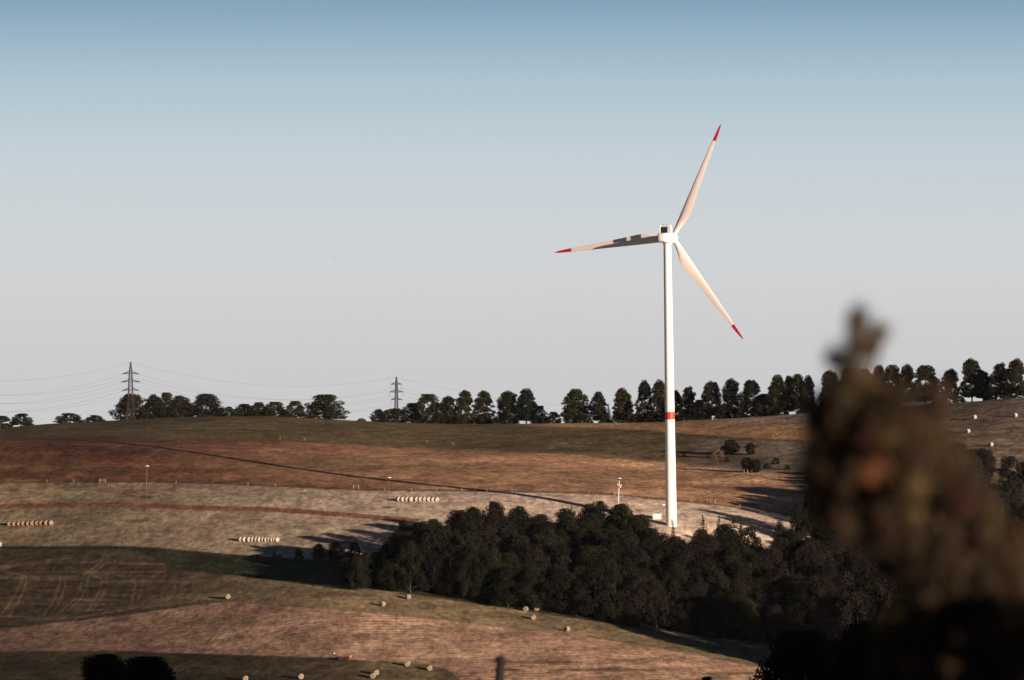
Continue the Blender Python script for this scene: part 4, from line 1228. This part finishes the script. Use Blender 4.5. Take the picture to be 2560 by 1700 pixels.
# trees that stand out of the wood
for (px, d, yt, w, kind, lab) in [
    (1683, 1452, 1298, 26, 'spruce', 'spruce tip standing out against the foot of the white tower'),
    (1757, 1452, 1284, 44, 'spruce', 'tallest dark spruce right of the tower foot'),
    (1797, 1455, 1286, 34, 'spruce', 'second spruce tip right of the tower foot'),
    (1834, 1452, 1290, 50, 'spruce', 'wide-tipped spruce, third right of the tower foot'),
    (1852, 1448, 1304, 34, 'spruce', 'low spruce tip beside the wide-tipped one'),
    (1886, 1462, 1303, 18, 'spruce', 'thin short spruce tip on the pale ground near the tall dark trees'),
    (1948, 1455, 1300, 34, 'mauve', 'rounded brown treetop left of the tall dark trees at right'),
    (1428, 1450, 1259, 26, 'spruce', 'spruce tip between the two humps of the wood'),
    (1007, 1428, 1299, 46, 'mauve', 'narrow treetop at the left shoulder of the wood'),
    (1232, 1474, 1252, 62, 'wood', 'domed tree forming the top of the left hump of the wood'),
    (1180, 1470, 1266, 60, 'wood', 'domed tree left of the top of the left hump'),
    (1500, 1478, 1252, 80, 'wood', 'broad domed green tree forming the top of the right hump'),
    (1555, 1474, 1258, 70, 'wood', 'broad domed green tree on the right side of the right hump'),
    (1600, 1466, 1285, 60, 'wood', 'sloping green tree between the right hump and the kiosk'),
    (1240, 1392, 1385, 92, 'green', 'bright green pointed tree at the front edge of the wood, low left'),
    (985, 1403, 1398, 40, 'green', 'green tree at the left front corner of the wood'),
    (1040, 1402, 1372, 60, 'mauve', 'mauve-tinged tree at the front left of the wood'),
    (893, 1396, 1388, 46, 'wood', 'dark rounded tree at the low left corner of the wood'),
    (915, 1404, 1379, 50, 'wood', 'dark tree second in from the left end of the wood'),
    (940, 1409, 1378, 50, 'mauve', 'brownish tree third in from the left end of the wood'),
    (966, 1412, 1362, 56, 'wood', 'dark tree where the left edge of the wood starts to climb'),
    (907, 1398, 1392, 44, 'mauve', 'brownish tree between the low corner tree and the second dark one'),
    (955, 1404, 1392, 52, 'wood', 'low dark tree at the front edge below the climbing left end'),
    (1225, 1425, 1310, 100, 'mauve', 'large dry mauve-brown crown in the left part of the wood'),
    (1560, 1425, 1325, 110, 'mauve', 'large dry twiggy crown below the right hump of the wood'),
    (1700, 1410, 1355, 90, 'mauve', 'dry brown crown below the tower foot in the wood'),
    (1945, 1400, 1420, 130, 'mauve', 'broad brown crown catching light at the right of the wood'),
    (2040, 1392, 1440, 110, 'mauve', 'broad low crown catching light at the far right of the wood'),
    (1995, 1492, 1258, 46, 'wood', 'left of the tall dark trees beside the blurred shrub'),
    (2028, 1494, 1228, 56, 'wood', 'tall dark tree rising just left of the blurred shrub'),
    (2050, 1480, 1290, 60, 'green', 'green-lit crown below the tall dark tree beside the shrub')]:
    p = at(px, d); s = d / F
    tree(kind, 'spruce_tree' if kind == 'spruce' else 'woodland_tree', p - Vector((0, 0, .2)), (CY - yt) * s - p.z, w * s * (1.15 if kind != 'spruce' else 1.9), lab, 'tree', GW)
# wood on the right slope, behind the blurred shrub
GR = 'trees of the wood on the right slope'
for i in range(54):
    px = rnd.uniform(2030, 2640); lo = 1500
    d = rnd.uniform(lo, 1600 - max(0, 2150 - px) * .35)
    p = at(px, d); s = d / F
    top = float(lerp_line([(2000, 1225), (2100, 1190), (2250, 1140), (2400, 1105), (2440, 1112), (2500, 1132), (2560, 1150), (2700, 1170)], px)) + rnd.uniform(0, 14)
    h = min(rnd.uniform(13, 18), (CY - top) * s - p.z)
    if h < 4: continue
    tree(rnd.choice(['wood', 'wood', 'mauve', 'tall']), 'woodland_tree', p - Vector((0, 0, .2)), h, rnd.uniform(9, 12.5), 'dark tree crowded in the wood on the slope behind the blurred shrub', 'tree', GR)

# ------------------------------------------------------------------ near valley trees (dark, bottom of the photo)
GN = 'dark valley trees along the bottom'
for (px, d, yt, w, lab) in [
    (262, 420, 1634, 165, 'left one of the two black bushes rising from the bottom edge'),
    (372, 425, 1640, 235, 'right and wider one of the two black bushes at the bottom edge'),
    (2010, 500, 1578, 300, 'big dark tree with olive highlights at the bottom, right of the meadow'),
    (2160, 430, 1560, 260, 'black tree next right of the big dark one at the bottom'),
    (2290, 400, 1500, 280, 'black tree in the lower right, third from the corner'),
    (2420, 370, 1450, 300, 'black tree in the lower right, second from the corner'),
    (2560, 350, 1400, 320, 'black tree filling the lower right corner of the photo'),
    (1770, 520, 1690, 60, 'tiny treetop peeking over the bottom edge left of the big dark tree')]:
    p = at(px, d); s = d / F
    tree('near', 'valley_tree', p - Vector((0, 0, .2)), (CY - yt) * s - p.z, w * s * 1.05, lab, 'tree', GN)

# ------------------------------------------------------------------ stem in a bush, bottom centre (near, out of focus)
def near_stem():
    d = 72.0; s = d / F
    p = at(1250, d)
    r = empty('stemmed_bush', p); tag(r, 'dark out-of-focus bush with one blunt stem poking above the bottom edge', 'bush')
    L_ = lambda px, py: P(px, py, d) - p
    mb = MB(); mb.tube([Vector((0, 0, -.1)), L_(1248, 1900), L_(1249, 1700), L_(1250, 1670), L_(1254, 1655), L_(1247, 1641)], [.12, .11, .085, .075, .085, .07], 10)
    mb.build('stem', M['near_bark'], r, smooth=True)
    g = np.random.default_rng(5); top = (L_(1250, 1683)).z
    C, N = [], []
    for i in range(40):
        a = g.uniform(0, 6.28); rr = 1.05 * math.sqrt(g.uniform(0, 1)); z = top * g.uniform(.25, .93) * (1 - .09 * rr * rr) 
        c = np.array([rr * math.cos(a), rr * math.sin(a), z]); q = g.normal(size=(90, 3)); q /= np.linalg.norm(q, axis=1, keepdims=True)
        C.append(c + q * .22 * g.uniform(.4, 1, (90, 1))); N.append(q)
    C = np.concatenate(C); C[:, 2] = np.minimum(C[:, 2] * 1.03, top + .02)
    link('crown', leaf_mesh('crown', C, np.concatenate(N), np.full(len(C), .09), M['near_leaf'], g), None, r)
near_stem()

# ------------------------------------------------------------------ blurred shrub in the foreground
def foreground_shrub():
    d = 14.0; s = d / F
    base = at(2480, d)
    r = empty('shrub', base); tag(r, 'large out-of-focus brown and olive shrub with a tall tip in the right foreground', 'shrub')
    g = np.random.default_rng(77)
    lumps = [(2146, 800, 30, 46), (2142, 862, 36, 52), (2198, 832, 30, 34), (2178, 872, 26, 34), (2088, 892, 30, 32), (2135, 930, 46, 46), (2110, 960, 40, 34)]
    poly = [(2015, 1010), (2080, 975), (2200, 965), (2345, 962), (2375, 1040), (2400, 1120), (2430, 1190), (2480, 1260), (2560, 1330), (2600, 1560), (2450, 1570), (2330, 1500), (2220, 1430), (2120, 1370), (2040, 1300), (2000, 1180)]
    def inside(x, y):
        c = False; j = len(poly) - 1
        for i in range(len(poly)):
            xi, yi = poly[i]; xj, yj = poly[j]
            if (yi > y) != (yj > y) and x < (xj - xi) * (y - yi) / (yj - yi) + xi: c = not c
            j = i
        return c
    while len(lumps) < 400:
        x, y = g.uniform(1990, 2600), g.uniform(960, 1580)
        if inside(x, y): lumps.append((x, y, g.uniform(15, 36), g.uniform(22, 52)))
    for i in range(120):
        x = g.uniform(2180, 2610); lumps.append((x, g.uniform(1400 + max(0, 2350 - x) * .6, 1730), g.uniform(18, 34), g.uniform(24, 46)))
    C, N, cols = [], [], []
    pal = np.array([(0.056, 0.037, 0.020), (0.048, 0.030, 0.019), (0.068, 0.046, 0.020), (0.040, 0.027, 0.018), (0.054, 0.031, 0.020)])
    tip_sunlit = np.array((0.078, 0.055, 0.030))  # tip leaves made lighter, sunlight put into their colour
    for i, (x, y, rx, ry) in enumerate(lumps):
        k = int(rx * ry * (.95 if y < 985 else .40))
        dep = g.normal(scale=.16)
        q = g.normal(size=(k, 3)); q /= np.linalg.norm(q, axis=1, keepdims=True); q2 = q * np.abs(g.normal(scale=.56, size=(k, 1)))
        c = P(x, y, d + dep) - base
        C.append(np.array(c) + q2 * np.array([rx * s, rx * s, ry * s])); N.append(q + g.normal(scale=.6, size=q.shape))
        col = pal[g.integers(len(pal))]
        if y < 975: col = tip_sunlit * g.uniform(.8, 1.2)
        if abs(x - 2175) < 40 and abs(y - 1180) < 40: col = np.array([0.075, 0.032, 0.015])
        elif g.random() < .05: col = np.array([0.06, 0.022, 0.016])
        cols.append(np.repeat(col[None] * g.uniform(.75, 1.25, (k, 1)), 1, 0))
    # a russet cluster of leaves
    for (x, y, rx) in ((2172, 1192, 24), (2188, 1172, 18), (2290, 1220, 30), (2285, 1290, 28)):
        k = 130; q = g.normal(size=(k, 3)); q /= np.linalg.norm(q, axis=1, keepdims=True)
        C.append(np.array(P(x, y, d - .38) - base) + q * rx * s * g.uniform(.3, 1, (k, 1))); N.append(q + np.array([0.5, -.8, .1]))
        cols.append(np.repeat(np.array([[0.11, 0.04, 0.018]]) if x < 2200 else np.array([[0.085, 0.055, 0.022]]), k, 0))
    C = np.concatenate(C); N = np.concatenate(N); cols = np.concatenate(cols)
    m = bpy.data.materials.new('shrub_leaves'); m.use_nodes = True
    t = m.node_tree; b = t.nodes['Principled BSDF']; b.inputs['Roughness'].default_value = .75; b.inputs['Specular IOR Level'].default_value = .15
    a = t.nodes.new('ShaderNodeAttribute'); a.attribute_name = 'leaf_colour'
    t.links.new(a.outputs['Color'], b.inputs['Base Color'])
    me = leaf_mesh('foliage', C, N, g.uniform(.008, .019, len(C)), m, g)
    at_ = me.color_attributes.new('leaf_colour', 'FLOAT_COLOR', 'POINT')
    rgba = np.repeat(np.concatenate([cols, np.ones((len(cols), 1))], 1), 4, 0).astype(np.float32)
    at_.data.foreach_set('color', rgba.ravel())
    link('foliage', me, None, r)
    mstem = principled('red_bark', (0.07, 0.026, 0.02), .8, noise=.3, scale=30)
    mb = MB()
    Q = lambda x, y, dy=0.0: P(x, y, d + dy) - base
    mb.tube([Vector((0.05, 0, -.1)), Q(2570, 2200), Q(2540, 1680, -.1), Q(2480, 1620, -.12), Q(2400, 1530, -.05), Q(2300, 1350), Q(2200, 1120), Q(2150, 960), Q(2144, 800)], [.03, .028, .022, .018, .016, .012, .008, .005, .002], 8)
    for pts in ([(2400, 1530), (2350, 1480), (2250, 1330), (2130, 1200), (2040, 1120)], [(2300, 1350), (2330, 1200), (2320, 1050)], [(2480, 1620), (2520, 1450), (2520, 1340)], [(2200, 1120), (2280, 1050), (2300, 990)], [(2165, 1000), (2190, 900), (2198, 840)], [(2160, 990), (2110, 930), (2088, 895)], [(2560, 1700), (2480, 1600), (2350, 1560), (2230, 1400)]):
        mb.tube([Q(x, y, g.uniform(-.05, .05)) for x, y in pts], [.011 - .008 * i / (len(pts) - 1) for i in range(len(pts))], 6)
    mb.build('stem', mstem, r, smooth=True)
foreground_shrub()

# unseen bushes added right of the frame to shade the shrub's lower half
def shade_bushes():
    p = Vector((4.6, 10.8, float(zat(4.6, 10.8))))
    tree('low', 'bush', p, 2.30, 2.6, 'dense dark unseen bush added right of the blurred shrub to shade it', 'bush', None, 0.4, 1)
    q = Vector((5.6, 12.0, float(zat(5.6, 12.0))))
    tree('hedge', 'bush', q, 2.75, 2.4, 'taller unseen bush added farther right of the blurred shrub to shade it', 'bush', None, 1.7, 0)
shade_bushes()

# ------------------------------------------------------------------ bird
def bird():
    p = P(836, 645.5, 700)
    mb = MB()
    mb.tube([(-.11, 0, 0), (-.05, 0, .015), (.03, 0, .01), (.10, 0, 0), (.15, 0, 0)], [.012, .04, .038, .02, .006], 8)
    for sd in (-1, 1):
        mb.add([(.05, sd * .03, .03), (.07, sd * .2, .07), (-.03, sd * .36, .03), (-.06, sd * .2, .06), (-.05, sd * .03, .03), (.05, sd * .03, .015), (.07, sd * .2, .058), (-.06, sd * .2, .048), (-.05, sd * .03, .015)],
               [(0, 1, 3, 4), (1, 2, 3), (5, 8, 7, 6), (6, 7, 2), (0, 5, 6, 1), (1, 6, 2), (4, 3, 7, 8), (3, 2, 7)])
    mb.add([(.12, -.02, .005), (.12, .02, .005), (.21, .05, 0), (.21, -.05, 0)], [(0, 1, 2, 3)])
    o = mb.build('bird', M['darkmetal']); o.location = p; o.rotation_euler = (.1, 0, math.radians(35))
    tag(o, 'tiny dark bird flying alone in the empty sky left of the turbine', 'bird')
bird()

# ------------------------------------------------------------------ haze volume added to lift the dark tones
def haze():
    mb = MB(); mb.box((0, 1800, -195), (5600, 5000, 590))
    m = bpy.data.materials.new('haze'); m.use_nodes = True
    t = m.node_tree; t.nodes.clear()
    o = t.nodes.new('ShaderNodeOutputMaterial'); v = t.nodes.new('ShaderNodeVolumePrincipled')
    v.inputs['Color'].default_value = (0.80, 0.86, 0.95, 1)
    v.inputs['Density'].default_value = 0.0000055
    v.inputs['Anisotropy'].default_value = 0.0
    t.links.new(v.outputs[0], o.inputs['Volume'])
    h = mb.build('haze', m); tag(h, 'thin pale haze added over the fields to lift dark tones', 'haze', kind='stuff')
haze()
print('wood trees', wood_n)
